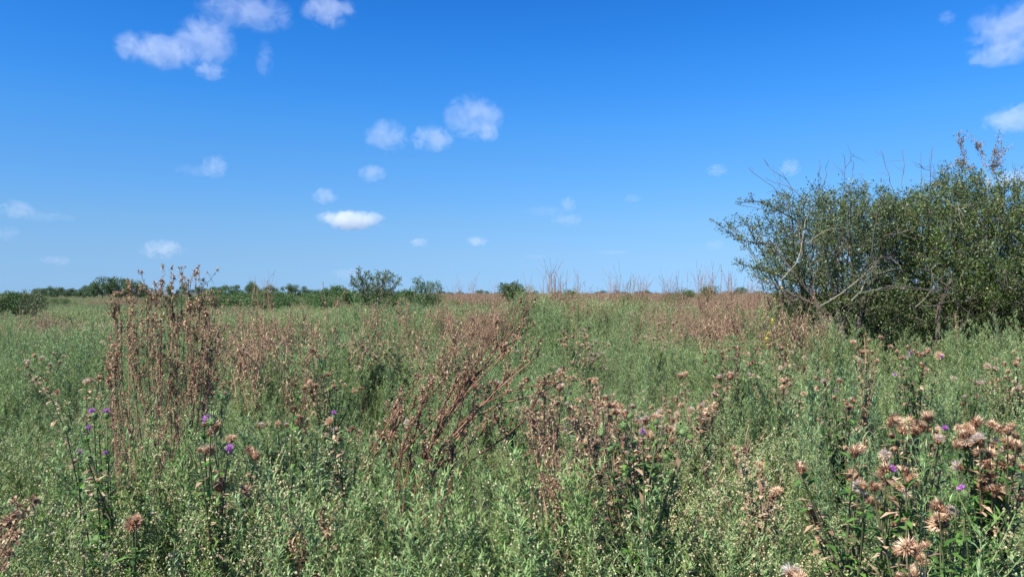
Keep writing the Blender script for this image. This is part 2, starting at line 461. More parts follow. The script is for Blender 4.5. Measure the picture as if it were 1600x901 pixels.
# ------------------------------------------------------------------ the field of weeds, scattered as ground cover
def scatter_tree():
    ng = bpy.data.node_groups.new("scatter_weeds", 'GeometryNodeTree')
    ng.interface.new_socket("Geometry", in_out='INPUT', socket_type='NodeSocketGeometry')
    ng.interface.new_socket("Geometry", in_out='OUTPUT', socket_type='NodeSocketGeometry')
    N = ng.nodes.new
    gi, go = N("NodeGroupInput"), N("NodeGroupOutput")
    iop = N("GeometryNodeInstanceOnPoints"); ci = N("GeometryNodeCollectionInfo")
    ci.inputs["Collection"].default_value = protos; ci.inputs["Separate Children"].default_value = True; ci.inputs["Reset Children"].default_value = True
    def attr(name, typ):
        n = N("GeometryNodeInputNamedAttribute"); n.data_type = typ; n.inputs["Name"].default_value = name; return n.outputs["Attribute"]
    ng.links.new(gi.outputs[0], iop.inputs["Points"]); ng.links.new(ci.outputs[0], iop.inputs["Instance"])
    iop.inputs["Pick Instance"].default_value = True
    ng.links.new(attr("idx", 'INT'), iop.inputs["Instance Index"])
    ng.links.new(attr("rot", 'FLOAT_VECTOR'), iop.inputs["Rotation"])
    ng.links.new(attr("scl", 'FLOAT_VECTOR'), iop.inputs["Scale"])
    ng.links.new(iop.outputs[0], go.inputs[0])
    return ng
SCATTER = scatter_tree()

def scatter_object(name, label, P, idx, rot, scl, tint):
    me = bpy.data.meshes.new(name); me.vertices.add(len(P)); me.vertices.foreach_set("co", P.astype(np.float32).ravel())
    for nm, ty, arr, key in (("idx", 'INT', idx, "value"), ("rot", 'FLOAT_VECTOR', rot, "vector"), ("scl", 'FLOAT_VECTOR', scl, "vector"), ("tint", 'FLOAT', tint, "value")):
        a = me.attributes.new(nm, ty, 'POINT'); a.data.foreach_set(key, np.ascontiguousarray(arr).ravel())
    o = link(bpy.data.objects.new(name, me), kind="stuff", label=label)
    md = o.modifiers.new("scatter", 'NODES'); md.node_group = SCATTER
    return o

# places where one kind of plant takes over: photo pixel, height, radius in metres, species, strength
SPEC = ['grey', 'budded', 'feather', 'broad', 'dark', 'grass', 'dead', 'cream']
PATCH = []
def patch(px, py, z, rad, sp, w=6.0, ry=None):
    d = (EYE - z) * F / (py - HY)
    PATCH.append(((px - 800) / F * d, d, rad, ry or rad, SPEC.index(sp), w))
for a in [(60, 690, .8, .5, 'budded'), (150, 870, .6, .6, 'budded', 5), (1190, 780, .7, .5, 'cream', 5), (230, 840, .7, .5, 'cream', 8), (110, 880, .6, .4, 'cream', 3), (260, 860, .65, .4, 'budded', 8), (1120, 740, .75, .33, 'cream', 4), (1160, 800, .7, .3, 'cream', 3),
          (1560, 720, .7, .3, 'budded', 4), (640, 760, .6, .6, 'dark', 9), (740, 770, .6, .5, 'dark', 10), (1000, 720, .7, .6, 'dark', 5), (850, 720, .7, .4, 'dead', 6), (700, 720, .6, .4, 'dead', 3),
          (470, 780, .55, .25, 'dead', 5), (450, 720, .7, .5, 'feather', 6), (1330, 640, .8, .6, 'feather', 8), (1290, 720, .8, .4, 'feather', 7), (560, 620, .7, .5, 'dark', 3),
          (60, 540, .8, 2.0, 'feather', 6), (950, 560, .8, 2.2, 'grey', 4), (1130, 600, .7, 1.2, 'budded', 6), (1180, 690, .75, .6, 'budded', 7), (200, 740, .6, .4, 'dark', 4),
          (400, 800, .6, .4, 'dark', 4), (100, 760, .65, .4, 'broad', 6), (1000, 860, .5, .5, 'broad', 5), (700, 870, .45, .5, 'grass', 5), (860, 880, .45, .4, 'grass', 6), (640, 850, .5, .4, 'broad', 4),
          (415, 535, .95, .8, 'dead', 2), (450, 515, .95, 1.0, 'dead', 3), (730, 492, .95, 3.0, 'dead', 9), (850, 490, 1.0, 3.0, 'dead', 9), (1000, 500, .9, 2.0, 'dead', 5), (1080, 500, .9, 1.6, 'dead', 6),
          (1180, 500, 1.0, 1.6, 'dead', 12), (600, 490, .95, 1.5, 'dead', 1), (1000, 485, 1.0, 3, 'dead', 6), (1090, 478, 1.0, 4, 'dead', 8), (930, 480, 1.0, 4, 'dead', 6), (1060, 520, .9, .8, 'dead', 4), (1020, 660, .8, .4, 'dead', 4), (940, 640, .8, .4, 'dead', 5), (250, 700, .7, .3, 'dead', 6), (1150, 760, .7, .25, 'dead', 4)]:
    patch(*a)

def weights(x, y):
    n = len(x); W = np.zeros((n, 8))
    n1, n2, n3, n4 = vnoise(x, y, 2.3), vnoise(x + 31, y + 7, 1.5), vnoise(x + 9, y + 55, 3.1), vnoise(x + 77, y + 3, 1.1)
    W[:, 0] = .9 + 2.2 * n1; W[:, 1] = .15 + 3.0 * np.clip(n2 - .45, 0, 1); W[:, 2] = 2.6 * np.clip(n3 - .4, 0, 1)
    W[:, 3] = .55 + 1.2 * n4; W[:, 4] = 2.6 * np.clip(.55 - n2, 0, 1); W[:, 5] = .3 + .5 * n3; W[:, 6] = .05 + .7 * np.clip(n4 - .66, 0, 1) * 2; W[:, 7] = .08 + .6 * np.clip(n1 - .7, 0, 1)
    far = np.clip((y - 6) / 10, 0, 1)
    W[:, 3] *= 1 - .7 * far; W[:, 4] *= 1 - .4 * far; W[:, 5] *= 1 - .7 * far
    for cx, cy, rx, ry, s, w in PATCH:
        q = ((x - cx) / rx) ** 2 + ((y - cy) / ry) ** 2
        W[:, s] += w * np.exp(-q)
    near = np.hypot(x, y) < 3.3
    W[near, 6] *= .25
    return W
def pick(W):
    W = W ** 1.7
    c = np.cumsum(W, 1); c /= c[:, -1:]
    return (rng.random(len(W))[:, None] > c).sum(1)
def grid(d0, d1, dens, half):
    """jittered points in the sector between two distances"""
    s = 1 / math.sqrt(dens); xm = d1 * math.sin(half)
    gx, gy = np.meshgrid(np.arange(-xm, xm, s), np.arange(d0 * .3, d1, s))
    x = gx.ravel() + rng.uniform(-.5, .5, gx.size) * s; y = gy.ravel() + rng.uniform(-.5, .5, gx.size) * s
    r = np.hypot(x, y)
    k = (r > d0) & (r < d1) & (np.abs(np.arctan2(x, y)) < half)
    return x[k], y[k]

X, Y = [], []
for d0, d1, de, ha in ((1.55, 5.0, 66, R(58)), (5.0, 10, 40, R(47)), (10, 22, 22, R(44))):
    x, y = grid(d0, d1, de, ha); X.append(x); Y.append(y)
X, Y = np.concatenate(X), np.concatenate(Y)
W = weights(X, Y); sp = pick(W)
hgt = .72 + .5 * vnoise(X + 13, Y + 41, 1.7) + .12 * rng.normal(size=len(X)).clip(-1.5, 1.5)
hgt *= .90 + .1 * np.clip((np.hypot(X, Y) - 5) / 4, 0, 1)
hgt *= np.clip(.72 + .5 * vnoise(X + 50, Y + 8, .9), .72, 1.15)
hgt = np.where(np.hypot(X, Y) < 6, np.minimum(hgt, .93), hgt * (.72 + .52 * vnoise(X + 33, Y + 5, 2.1)))
for cx_, cy_, rx_, ry_ in ((-.40, 2.85, .75, .55), (-1.58, 3.45, .45, .33), (.15, 2.75, .4, .25)):
    inn_ = ((X - cx_) / rx_) ** 2 + ((Y - cy_) / ry_) ** 2 < 1
    hgt = np.where(inn_ & (sp != 6), np.maximum(hgt, rng.uniform(.95, 1.2, len(X))), hgt)
gap = vnoise(X + 3, Y + 19, .55) + .25 * vnoise(X, Y, .2)
keep = gap > .31
for cx_, cy_, rx_, ry_ in ((-.40, 2.85, .75, .55), (-1.58, 3.45, .45, .33)): keep |= ((X - cx_) / rx_) ** 2 + ((Y - cy_) / ry_) ** 2 < 1
tint = np.clip(.55 * vnoise(X, Y, 2.7) + .5 * rng.random(len(X)) - .1, 0, 1)
ranges = {}
def put(name, label, mask, species, extra=1.0, tint_bias=0.0):
    ii = np.nonzero(mask)[0]; n = len(ii)
    P = np.column_stack([X[ii], Y[ii], ground_z(X[ii], Y[ii]) - .01])
    idx = rng.choice(PIDX[species], n)
    rot = np.column_stack([rng.normal(0, .09, n), rng.normal(0, .09, n), rng.uniform(0, 6.28, n)])
    s = hgt[ii] * extra
    scl = np.column_stack([s * rng.uniform(.9, 1.15, n), s * rng.uniform(.9, 1.15, n), s])
    return P, idx.astype(np.int32), rot.astype(np.float32), scl.astype(np.float32), np.clip(tint[ii] + tint_bias, 0, 1).astype(np.float32)
LBL = {'grey': ("grey_green_weeds", "soft grey green leafy weeds filling the meadow"), 'budded': ("budding_weeds", "green weeds with sprays of tiny pale yellow buds"),
       'feather': ("feathery_weeds", "blue green upright weeds with fine feathery leaves"), 'broad': ("leafy_undergrowth", "fresh green broad leaved undergrowth near the viewer"),
       'dark': ("dark_undergrowth", "deep green leafy undergrowth in the shade of dead stalks"), 'grass': ("grass", "green grass blades between the weeds"),
       'dead': ("dead_weeds", "brown withered weeds scattered through the meadow"), 'cream': ("cream_flowering_weeds", "weeds topped with small cream coloured dry flowers")}
for k, s in enumerate(SPEC):
    m = keep & (sp == k)
    scatter_object(LBL[s][0], LBL[s][1], *put(s, '', m, s, 1.12 if s == 'dead' else 1.0))

# farther away: clumps
FX, FY = [], []
for d0, d1, de, ha in ((20, 50, 2.6, R(42)), (50, 130, .8, R(40)), (130, 330, .22, R(39))):
    x, y = grid(d0, d1, de, ha); FX.append(x); FY.append(y)
X, Y = np.concatenate(FX), np.concatenate(FY)
rr = np.hypot(X, Y); ppx = 800 + F * X / Y
brown = np.clip((vnoise(X, Y, 7) + .5 * vnoise(X + 40, Y, 3) - .92) * 2.8, -.3, .8) + .85 * np.clip((ppx - 600) / 200, 0, 1) * np.clip((rr - 30) / 50, 0, 1) + .30 * np.clip((rr - 40) / 50, 0, 1)
n1 = vnoise(X + 8, Y + 4, 6)
kind = np.where(rng.random(len(X)) < brown * .85, 3, np.where(n1 < .38, 1, np.where(n1 < .72, 0, 2)))
hgt = (.78 + .38 * vnoise(X, Y, 5) + rng.normal(0, .07, len(X))) * np.where((kind == 3) & (ppx > 640), 1.15, .95) * np.where((ppx < 640) & (rr > 34), .72, 1.0)
hgt *= .72 + .62 * vnoise(X + 21, Y + 60, 4)
tint = np.clip(.2 + .7 * vnoise(X + 5, Y, 12) + .3 * (rng.random(len(X)) - .5), 0, 1)
for k, (s, nm, lb) in enumerate([('grey_clump', "distant_grey_weeds", "grey green weeds of the meadow farther off"), ('budded_clump', "distant_budding_weeds", "yellowish green weeds of the meadow farther off"),
                                 ('blue_clump', "distant_feathery_weeds", "blue green weeds of the meadow farther off"), ('dead_clump', "distant_dead_weeds", "band of brown dead weeds towards the horizon")]):
    scatter_object(nm, lb, *put(s, '', kind == k, s, 1.0))
print("scatter", round(time.time() - T0, 1))

# ------------------------------------------------------------------ thistle heads
def head_mesh(kind):
    g = G(); n = 28
    if kind in ('tan', 'brown', 'white'):
        r = rng.uniform(.85, 1.15); open_ = rng.uniform(-.25, .45)
        q_ = 40; a = rng.random(q_) * 6.3; e = rng.uniform(.7, 1.55, q_)
        D = np.column_stack([np.cos(a) * np.cos(e), np.sin(a) * np.cos(e), np.sin(e)])
        g.leaves(D * .003 + UP * .004, D, rng.normal(size=(q_, 3)), rng.uniform(.008, .016, q_), .0025, 2)
        cup, br, inn = (0, 1, 2)
        # cup of short overlapping bracts
        for ring, (z, rad) in enumerate([(-.012, .007), (-.005, .010), (.001, .0115)]):
            a = np.arange(11) * 2 * math.pi / 11 + ring * .3
            P = np.column_stack([np.cos(a) * rad * .6, np.sin(a) * rad * .6, np.full(11, z - .004)])
            D = np.column_stack([np.cos(a) * .7, np.sin(a) * .7, np.full(11, .75)])
            g.leaves(P, D, UP, .016, .007, cup)
        t = np.linspace(0, 2 * math.pi, 7)[:-1]
        g.tube(np.array([[0, 0, -.018], [0, 0, -.012], [0, 0, -.002], [0, 0, .006]]), [.003, .009, .011, .008], 7, cup, .5)
        # flaring dry bracts
        for ring, (el, ln, m) in enumerate([(-.15, .018, br), (.15, .024, br), (.45, .026, br), (.75, .026, inn), (1.0, .024, inn), (1.25, .020, inn)]):
            k = n - ring * 3
            a = np.arange(k) * 2 * math.pi / k + ring * .2 + rng.normal(0, .1, k)
            e = el + open_ + rng.normal(0, .2, k)
            D = np.column_stack([np.cos(a) * np.cos(e), np.sin(a) * np.cos(e), np.sin(e)])
            P = np.column_stack([np.cos(a), np.sin(a), np.zeros(k)]) * .008
            g.leaves(P, D, UP, ln * r * rng.uniform(.5, 1.2, k), rng.uniform(.0022, .0040, k), m, None, 'tri2', rng.uniform(-.25, .35))
        if kind == 'white':
            k = 150; v = unit(rng.normal(size=(k, 3))); v[:, 2] = np.abs(v[:, 2]) * 1.1 - .15; v[:, 0] += .25
            g.leaves(v * .004 + UP * .006, v, rng.normal(size=(k, 3)), rng.uniform(.012, .026, k), .0016, 3)
        mats = {'tan': ['rust_cup', 'tan', 'tan_in', 'pappus'], 'white': ['rust_cup', 'tan', 'tan_in', 'pappus'], 'brown': ['rust_cup', 'rust', 'tan', 'pappus']}[kind]
    elif kind in ('purple', 'green'):
        z = np.array([-.018, -.010, 0, .010, .014]); rd = np.array([.003, .011, .014, .010, .006])
        g.tube(np.column_stack([z * 0, z * 0, z]), rd, 9, 0, .4)
        for ring in range(4):
            k = 12; a = np.arange(k) * 2 * math.pi / k + ring * .26; e = .1 + ring * .25
            P = np.column_stack([np.cos(a) * .012, np.sin(a) * .012, np.full(k, -.010 + ring * .006)])
            D = np.column_stack([np.cos(a) * math.cos(e), np.sin(a) * math.cos(e), np.full(k, math.sin(e))])
            g.leaves(P, D, UP, .012, .0035, 0)
        if kind == 'purple':
            k = 90; a = rng.random(k) * 6.3; e = rng.uniform(.5, 1.55, k)
            D = np.column_stack([np.cos(a) * np.cos(e), np.sin(a) * np.cos(e), np.sin(e)])
            g.leaves(D * .004 + UP * .012, D, rng.normal(size=(k, 3)), rng.uniform(.014, .022, k), .0032, 1)
        mats = ['green_cup', 'purple', 'tan', 'pappus']
    return g.mesh({'tan': 'flower_head', 'brown': 'flower_head', 'white': 'flower_head', 'purple': 'flower_head', 'green': 'flower_bud'}[kind], [M[m] for m in mats])
HEADS = {k: [head_mesh(k) for _ in range(n)] for k, n in (('tan', 10), ('brown', 6), ('white', 4), ('purple', 2), ('green', 2))}
KEY = {'t': 'tan', 'b': 'brown', 'w': 'white', 'p': 'purple', 'g': 'green'}
def leaf_mesh(mat):
    g = G(); g.leaves([[0, 0, 0]], [[1, 0, .45]], UP, .15, .075, 0, None, 'lobed', .35)
    return g.mesh("leaf", [M[mat]])
TLEAF = {'green': [leaf_mesh('dark_leaf') for _ in range(2)] + [leaf_mesh('green_leaf')], 'dry': [leaf_mesh('dry_leaf'), leaf_mesh('rust')], 'grey': [leaf_mesh('grey_leaf'), leaf_mesh('blue_leaf')]}
def bez(a, b, c, n=6):
    t = np.linspace(0, 1, n)[:, None]
    return (1 - t) ** 2 * a + 2 * t * (1 - t) * b + t * t * c

def thistle(name, label, d, base_px, heads, group=None, leaf='green', near=True, nleaf=14, hs=1.0, local=None, category="thistle", depth=.14, dry=.2):
    """heads: (px, py, letter) in the photograph; local: heads given in metres round the base instead"""
    if local is None:
        bx, by = (base_px - 800) / F * d, d
        pts = []
        for px, py, k in heads:
            dd = d + rng.normal(0, depth * .6)
            pts.append((at(px, py, dd) - np.array([bx, by, 0]), k))
        loc = (bx, by, float(ground_z(bx, by)))
    else:
        pts = local; loc = (0, 0, 0)
    root = empty(name, loc, label, category, group)
    H = np.array([p for p, k in pts]); zc = H[:, 2].mean()
    ctr = np.array([H[:, 0].mean() * .75, H[:, 1].mean() * .75, zc * .62])
    g = G(); dryst = leaf == 'dry'
    sm = 1 if dryst else 0
    nst = max(1, len(pts) // 7 + (len(pts) > 4))
    trunks = []
    for s in range(nst):
        c2 = ctr + rng.normal(0, .05, 3) * (nst > 1) * [1, 1, .5]
        tp = bez(np.array([rng.normal(0, .02), rng.normal(0, .02), -.02]), c2 * [.25, .25, .6], c2 * [1, 1, 1.1], 8)
        trunks.append(tp); g.tube(tp, np.linspace(.0075, .0042, 8), 5, sm, .5)
    for p, k in pts:
        tp = trunks[rng.integers(nst)]
        if p[2] < tp[-1][2] * .95: s0 = tp[max(1, int(8 * .7 * p[2] / tp[-1][2]))]
        else: s0 = tp[rng.integers(4, 8)]
        e = p - UP * .017
        mid = s0 * .45 + e * .55; mid[2] -= .12 * np.linalg.norm((e - s0)[:2]); mid[:2] += rng.normal(0, .01, 2)
        b = bez(s0, mid, e, 6)
        g.tube(b, np.linspace(.0035, .0022, 6), 4, sm, rng.random())
        if near:
            nl = 16
            g.leaves(along(b, rng.uniform(.1, .98, nl)), spiral(nl, -.2, .9), UP, rng.uniform(.025, .07, nl), .02, 3 if dryst or rng.random() < dry + .15 else 2, None, 'tri2', .2)
    g.build("stem", [M['thistle_stem'], M['dry_stem'], M[{'green': 'dark_leaf', 'dry': 'dry_leaf', 'grey': 'grey_leaf'}[leaf]], M['dry_leaf']], root)
    for p, k in pts:
        o = bpy.data.objects.new("flower_bud" if k == 'g' else "flower_head", HEADS[KEY[k]][rng.integers(len(HEADS[KEY[k]]))])
        tilt = rng.normal(0, .45, 2); out = unit(np.array([p[0], p[1], 0]) + 1e-3)
        o.location = p + UP * (.016 if k == 'p' else 0); o.rotation_euler = (tilt[0] * 1.3 + .1, tilt[1] * 1.2, rng.random() * 6.3)
        s = hs * rng.choice([.5, .7, .85, .95, 1.05]) * rng.uniform(.9, 1.1) * (.85 if k == 'p' else .92); o.scale = (s, s, s)
        link(o, root)
        if k in 'pwg': o["label"] = {'p': "purple blooming head", 'w': "head burst open with white fluff", 'g': "closed green bud"}[k]
    for j in range(nleaf):
        tp = trunks[rng.integers(nst)]; q = rng.uniform(.12, .98)
        P = along(tp, np.array([q]))[0]
        lf = TLEAF['dry'] if (leaf == 'dry' or rng.random() < dry * 2 * (1 - q)) else TLEAF[leaf]
        o = bpy.data.objects.new("leaf", lf[rng.integers(len(lf))]); o.location = P
        o.rotation_euler = (rng.normal(0, .3), rng.uniform(-.3, .5) + (.7 if leaf == 'dry' else 0), rng.random() * 6.3)
        s = rng.uniform(.6, 1.3) * (1.2 - .5 * q); o.scale = (s, s * rng.uniform(.7, 1.1), s)
        link(o, root)
    return root

# individually recognisable thistles (heads where the photograph shows them)
HERO = [
 ("thistle with a loose crown of tan heads and purple blooms behind the white tufted one", 2.7, 1428, "green", [(1395,645,'t'),(1417,651,'t'),(1450,642,'t'),(1414,667,'t'),(1428,665,'b'),(1457,660,'t'),(1464,667,'t'),(1394,671,'b'),(1400,692,'t'),(1475,671,'p'),(1445,700,'p'),(1437,655,'b')]),
 ("thistle with a purple bloom set in front of a broad tan head", 2.3, 1392, "green", [(1376,729,'t'),(1383,722,'t'),(1404,749,'t'),(1414,726,'b'),(1387,738,'p'),(1389,791,'t'),(1362,773,'b')]),
 ("thistle with two heads bursting into white fluff and dark stems", 2.1, 1482, "green", [(1498,718,'w'),(1484,788,'w'),(1468,799,'t'),(1466,779,'t'),(1506,768,'p')]),
 ("low thistle with five large tan star shaped heads near the viewer", 1.95, 1424, "green", [(1418,843,'t'),(1446,840,'t'),(1437,858,'t'),(1401,888,'t'),(1421,890,'t'),(1432,874,'b')]),
 ("broadest thistle, crowned with some two dozen tan heads above dark foliage", 2.5, 1550, "green", [(1496,657,'t'),(1510,659,'t'),(1524,650,'t'),(1549,653,'t'),(1563,660,'t'),(1580,657,'t'),(1587,670,'t'),(1506,676,'t'),(1495,684,'t'),(1507,687,'t'),(1518,676,'t'),(1552,684,'t'),(1574,682,'t'),(1584,695,'t'),(1546,698,'t'),(1570,713,'b'),(1543,718,'t'),(1540,738,'t'),(1549,755,'t'),(1565,760,'t'),(1579,745,'w'),(1577,784,'t'),(1545,772,'t'),(1568,697,'w'),(1530,678,'w'),(1534,745,'b'),(1596,720,'t')]),
 ("tall thistle with rusty heads and purple blooms in front of the big shrub", 4.4, 1422, "green", [(1391,535,'t'),(1402,542,'t'),(1431,530,'b'),(1427,542,'t'),(1418,558,'p'),(1425,551,'p'),(1440,564,'t'),(1447,571,'t'),(1413,571,'w'),(1398,555,'t'),(1449,542,'t'),(1467,549,'t'),(1469,558,'p'),(1398,587,'p'),(1408,552,'b'),(1436,547,'t'),(1419,536,'t')]),
 ("thin thistle with faded rusty heads standing left of the tall purple one before the shrub", 5.0, 1350, "dry", [(1351,518,'b'),(1358,526,'t'),(1333,529,'t'),(1376,522,'b'),(1353,536,'t'),(1369,558,'t'),(1345,545,'b'),(1340,537,'b'),(1362,545,'t')]),
 ("leaning thistle with grey fluffy heads and one purple bloom among feathery weeds", 4.0, 1322, "green", [(1276,584,'t'),(1287,589,'w'),(1291,596,'w'),(1311,589,'w'),(1307,609,'p'),(1316,618,'t'),(1327,629,'b'),(1278,649,'t'),(1304,614,'b'),(1322,622,'b'),(1333,618,'t')]),
 ("slender thistle with few scattered tan heads low among green weeds", 2.6, 1320, "green", [(1331,729,'t'),(1342,742,'t'),(1349,749,'t'),(1342,691,'t'),(1249,718,'t'),(1258,736,'p'),(1267,785,'b')]),
 ("short thistle head with a large ball of white fluff at the bottom edge", 1.85, 1246, "green", [(1243,880,'w'),(1249,893,'t'),(1236,886,'w')]),
 ("half dry thistle with pinkish brown heads beside cream flowers", 3.0, 1165, "dry", [(1146,692,'t'),(1162,695,'t'),(1184,717,'b'),(1187,732,'b'),(1164,729,'w'),(1150,700,'b'),(1190,722,'t'),(1213,758,'t'),(1205,770,'b')]),
 ("flat topped thistle with a level row of tan heads over bright green weeds", 6.0, 1140, "green", [(1122,538,'t'),(1128,540,'t'),(1146,538,'t'),(1160,532,'t'),(1101,549,'t'),(1135,553,'t'),(1151,558,'t'),(1167,564,'t'),(1177,562,'t'),(1117,584,'t'),(1117,597,'t'),(1117,610,'w'),(1153,541,'t'),(1139,543,'b'),(1144,556,'t'),(1167,548,'t'),(1102,561,'b')]),
 ("thistle with orange head and white fluff beside the dead leaning stalks", 4.0, 925, "dry", [(912,593,'t'),(930,588,'t'),(938,598,'w'),(957,610,'t'),(885,624,'w'),(892,612,'p'),(962,621,'t'),(933,594,'b'),(951,626,'b'),(970,628,'t'),(890,632,'b')]),
 ("dark green thistle with a line of orange heads in open grey green weeds", 5.0, 512, "green", [(520,574,'t'),(506,584,'t'),(477,600,'t'),(485,592,'t'),(493,598,'t'),(522,598,'t'),(538,596,'t'),(553,602,'t'),(564,602,'t'),(461,596,'b'),(512,580,'t'),(486,606,'b'),(534,590,'t'),(488,543,'b'),(498,550,'b'),(508,552,'b')]),
 ("thistle of whitish fluffy heads right of the tall dead clump", 5.0, 340, "grey", [(320,595,'t'),(317,608,'w'),(335,608,'t'),(349,595,'t'),(365,595,'t'),(338,588,'t'),(352,609,'w'),(329,598,'w'),(344,602,'w'),(360,591,'t')]),
 ("drooping thistle with tan and white heads on yellowish arching stems", 2.8, 345, "green", [(320,653,'t'),(330,655,'p'),(330,665,'w'),(312,692,'t'),(328,695,'w'),(362,676,'t'),(389,693,'t'),(356,698,'p'),(384,754,'t'),(318,690,'t'),(346,750,'b')]),
 ("green thistle in flower with five small purple blooms", 2.9, 145, "green", [(148,645,'p'),(136,665,'p'),(167,645,'p'),(123,704,'p'),(170,706,'p'),(116,711,'w'),(140,708,'g'),(105,660,'g'),(155,655,'g')]),
 ("pale thistle with two purple blooms in white dry heads", 3.6, 520, "grey", [(522,648,'p'),(519,670,'p'),(509,673,'w'),(561,667,'t'),(515,650,'t'),(530,678,'t'),(526,665,'w'),(550,662,'b')]),
 ("small thistle with three tan heads left of the pale one", 3.4, 455, "green", [(469,645,'t'),(434,653,'t'),(459,631,'b')]),
 ("bushy green spiny thistle with round green buds and a single purple bloom", 2.8, 1000, "green", [(1004,673,'p'),(960,643,'g'),(975,655,'g'),(1025,650,'g'),(1065,655,'g'),(940,665,'g'),(1050,690,'g'),(955,690,'g'),(1025,680,'g'),(985,640,'g'),(1068,665,'g'),(930,690,'g'),(915,660,'g'),(1080,640,'g'),(1040,705,'g'),(975,700,'w')]),
 ("thistle with rusty and white heads left of the tall dead clump", 5.0, 120, "grey", [(157,577,'t'),(173,595,'w'),(107,625,'t'),(136,590,'w'),(52,590,'t'),(72,588,'t'),(90,606,'b'),(143,588,'t'),(60,593,'t')]),
 ("single brown thistle head among cream flowers near the viewer", 2.3, 208, "green", [(209,808,'b'),(214,800,'t')]),
]
for lb, d, bx, lf, hd in HERO:
    big = 1.15 if d < 3 else .95
    if len(hd) > 3:
        hd = hd + [(px + rng.normal(0, 9) * 2.5 / d, py + abs(rng.normal(0, 17 if px > 1490 else 9)) * 2.5 / d + 3, 'ttttbbww'[rng.integers(8)]) for px, py, k in hd if k in 'tb' and rng.random() < (.95 if d < 2.8 else .2) and 'spiny' not in lb and 'three tan' not in lb]
    nl = 60 if 'spiny' in lb else ((22 + 2 * len(hd)) if d < 3 else 18)
    r = thistle("thistle", lb, d, bx, hd, None, lf, True, nl, big)
    r["tint"] = float(rng.uniform(0, .4))

# thistle plants of the middle distance: four kinds, copied
def local_heads(n, h, spread, mix):
    out = []
    for k in range(n):
        a = rng.random() * 6.3; r = spread * math.sqrt(rng.random())
        out.append((np.array([math.cos(a) * r, math.sin(a) * r, h * rng.uniform(.78, 1.05) - .25 * r]), mix[rng.integers(len(mix))]))
    return out
def join_heads(root):
    """a far plant: heads and leaves too small to pick apart become one part each"""
    for nm, plural in (("flower_head", "flower_heads"), ("leaf", "leaves")):
        obs = [c for c in root.children if c.name.split('.')[0] == nm]
        if not obs: continue
        slots = []; vs, ps, rn, n = [], [], [], 0
        g = G()
        for o in obs:
            me = o.data; Mx = o.matrix_basis
            V = np.zeros(len(me.vertices) * 3, np.float32); me.vertices.foreach_get("co", V); V = V.reshape(-1, 3)
            Mx = np.array(o.matrix_basis); V = V @ Mx[:3, :3].T + Mx[:3, 3]
            r = np.zeros(len(V), np.float32); me.attributes["rnd"].data.foreach_get("value", r)
            ix = []
            for m in me.materials:
                if m not in slots: slots.append(m)
                ix.append(slots.index(m))
            g.v.append(V); g.rnd.append(r)
            for p in me.polygons:
                g.polys.append((np.array([list(p.vertices)]) + g.n, ix[p.material_index]))
            g.n += len(V)
        for o in obs: bpy.data.objects.remove(o)
        g.build(plural, slots, root, kind="stuff")
MIDG = "thistles with dry tan heads across the middle of the meadow"
MIDL = "thistle with tan dry heads standing among grey green weeds in mid meadow"
DEADG = "dead brown thistles in the far half of the meadow"
DEADL = "dead brown thistle with dry twigs and small pale seed heads in the brown band"
pro = []
for k in range(4):
    r = thistle("dry_headed_thistle", MIDL, 5, 0, None, MIDG, ['green', 'dry', 'grey', 'green'][k], True, 7, 1.15, local_heads(11 + k * 3, rng.uniform(.95, 1.1), .24, 'tttbww'), "thistle")
    join_heads(r); pro.append(r)
spots = []
def cluster(px, py, z, n, sx, sy, where="", what="tan headed thistle"):
    d = (EYE - z) * F / (py - HY)
    c = [((px - 800) / F * d + rng.normal(0, sx), d + rng.normal(0, sy)) for _ in range(n)]
    r = [x / y for x, y in c]; tag_ = ["" for _ in c]
    for i, w in ((int(np.argmin(r)), "leftmost "), (int(np.argmax(r)), "rightmost "), (int(np.argmin([y for x, y in c])), "nearest "), (int(np.argmax([y for x, y in c])), "farthest ")):
        if not tag_[i]: tag_[i] = w
    for (x, y), t in zip(c, tag_): spots.append((x, y, (t or "inner ") + what + " of those " + where))
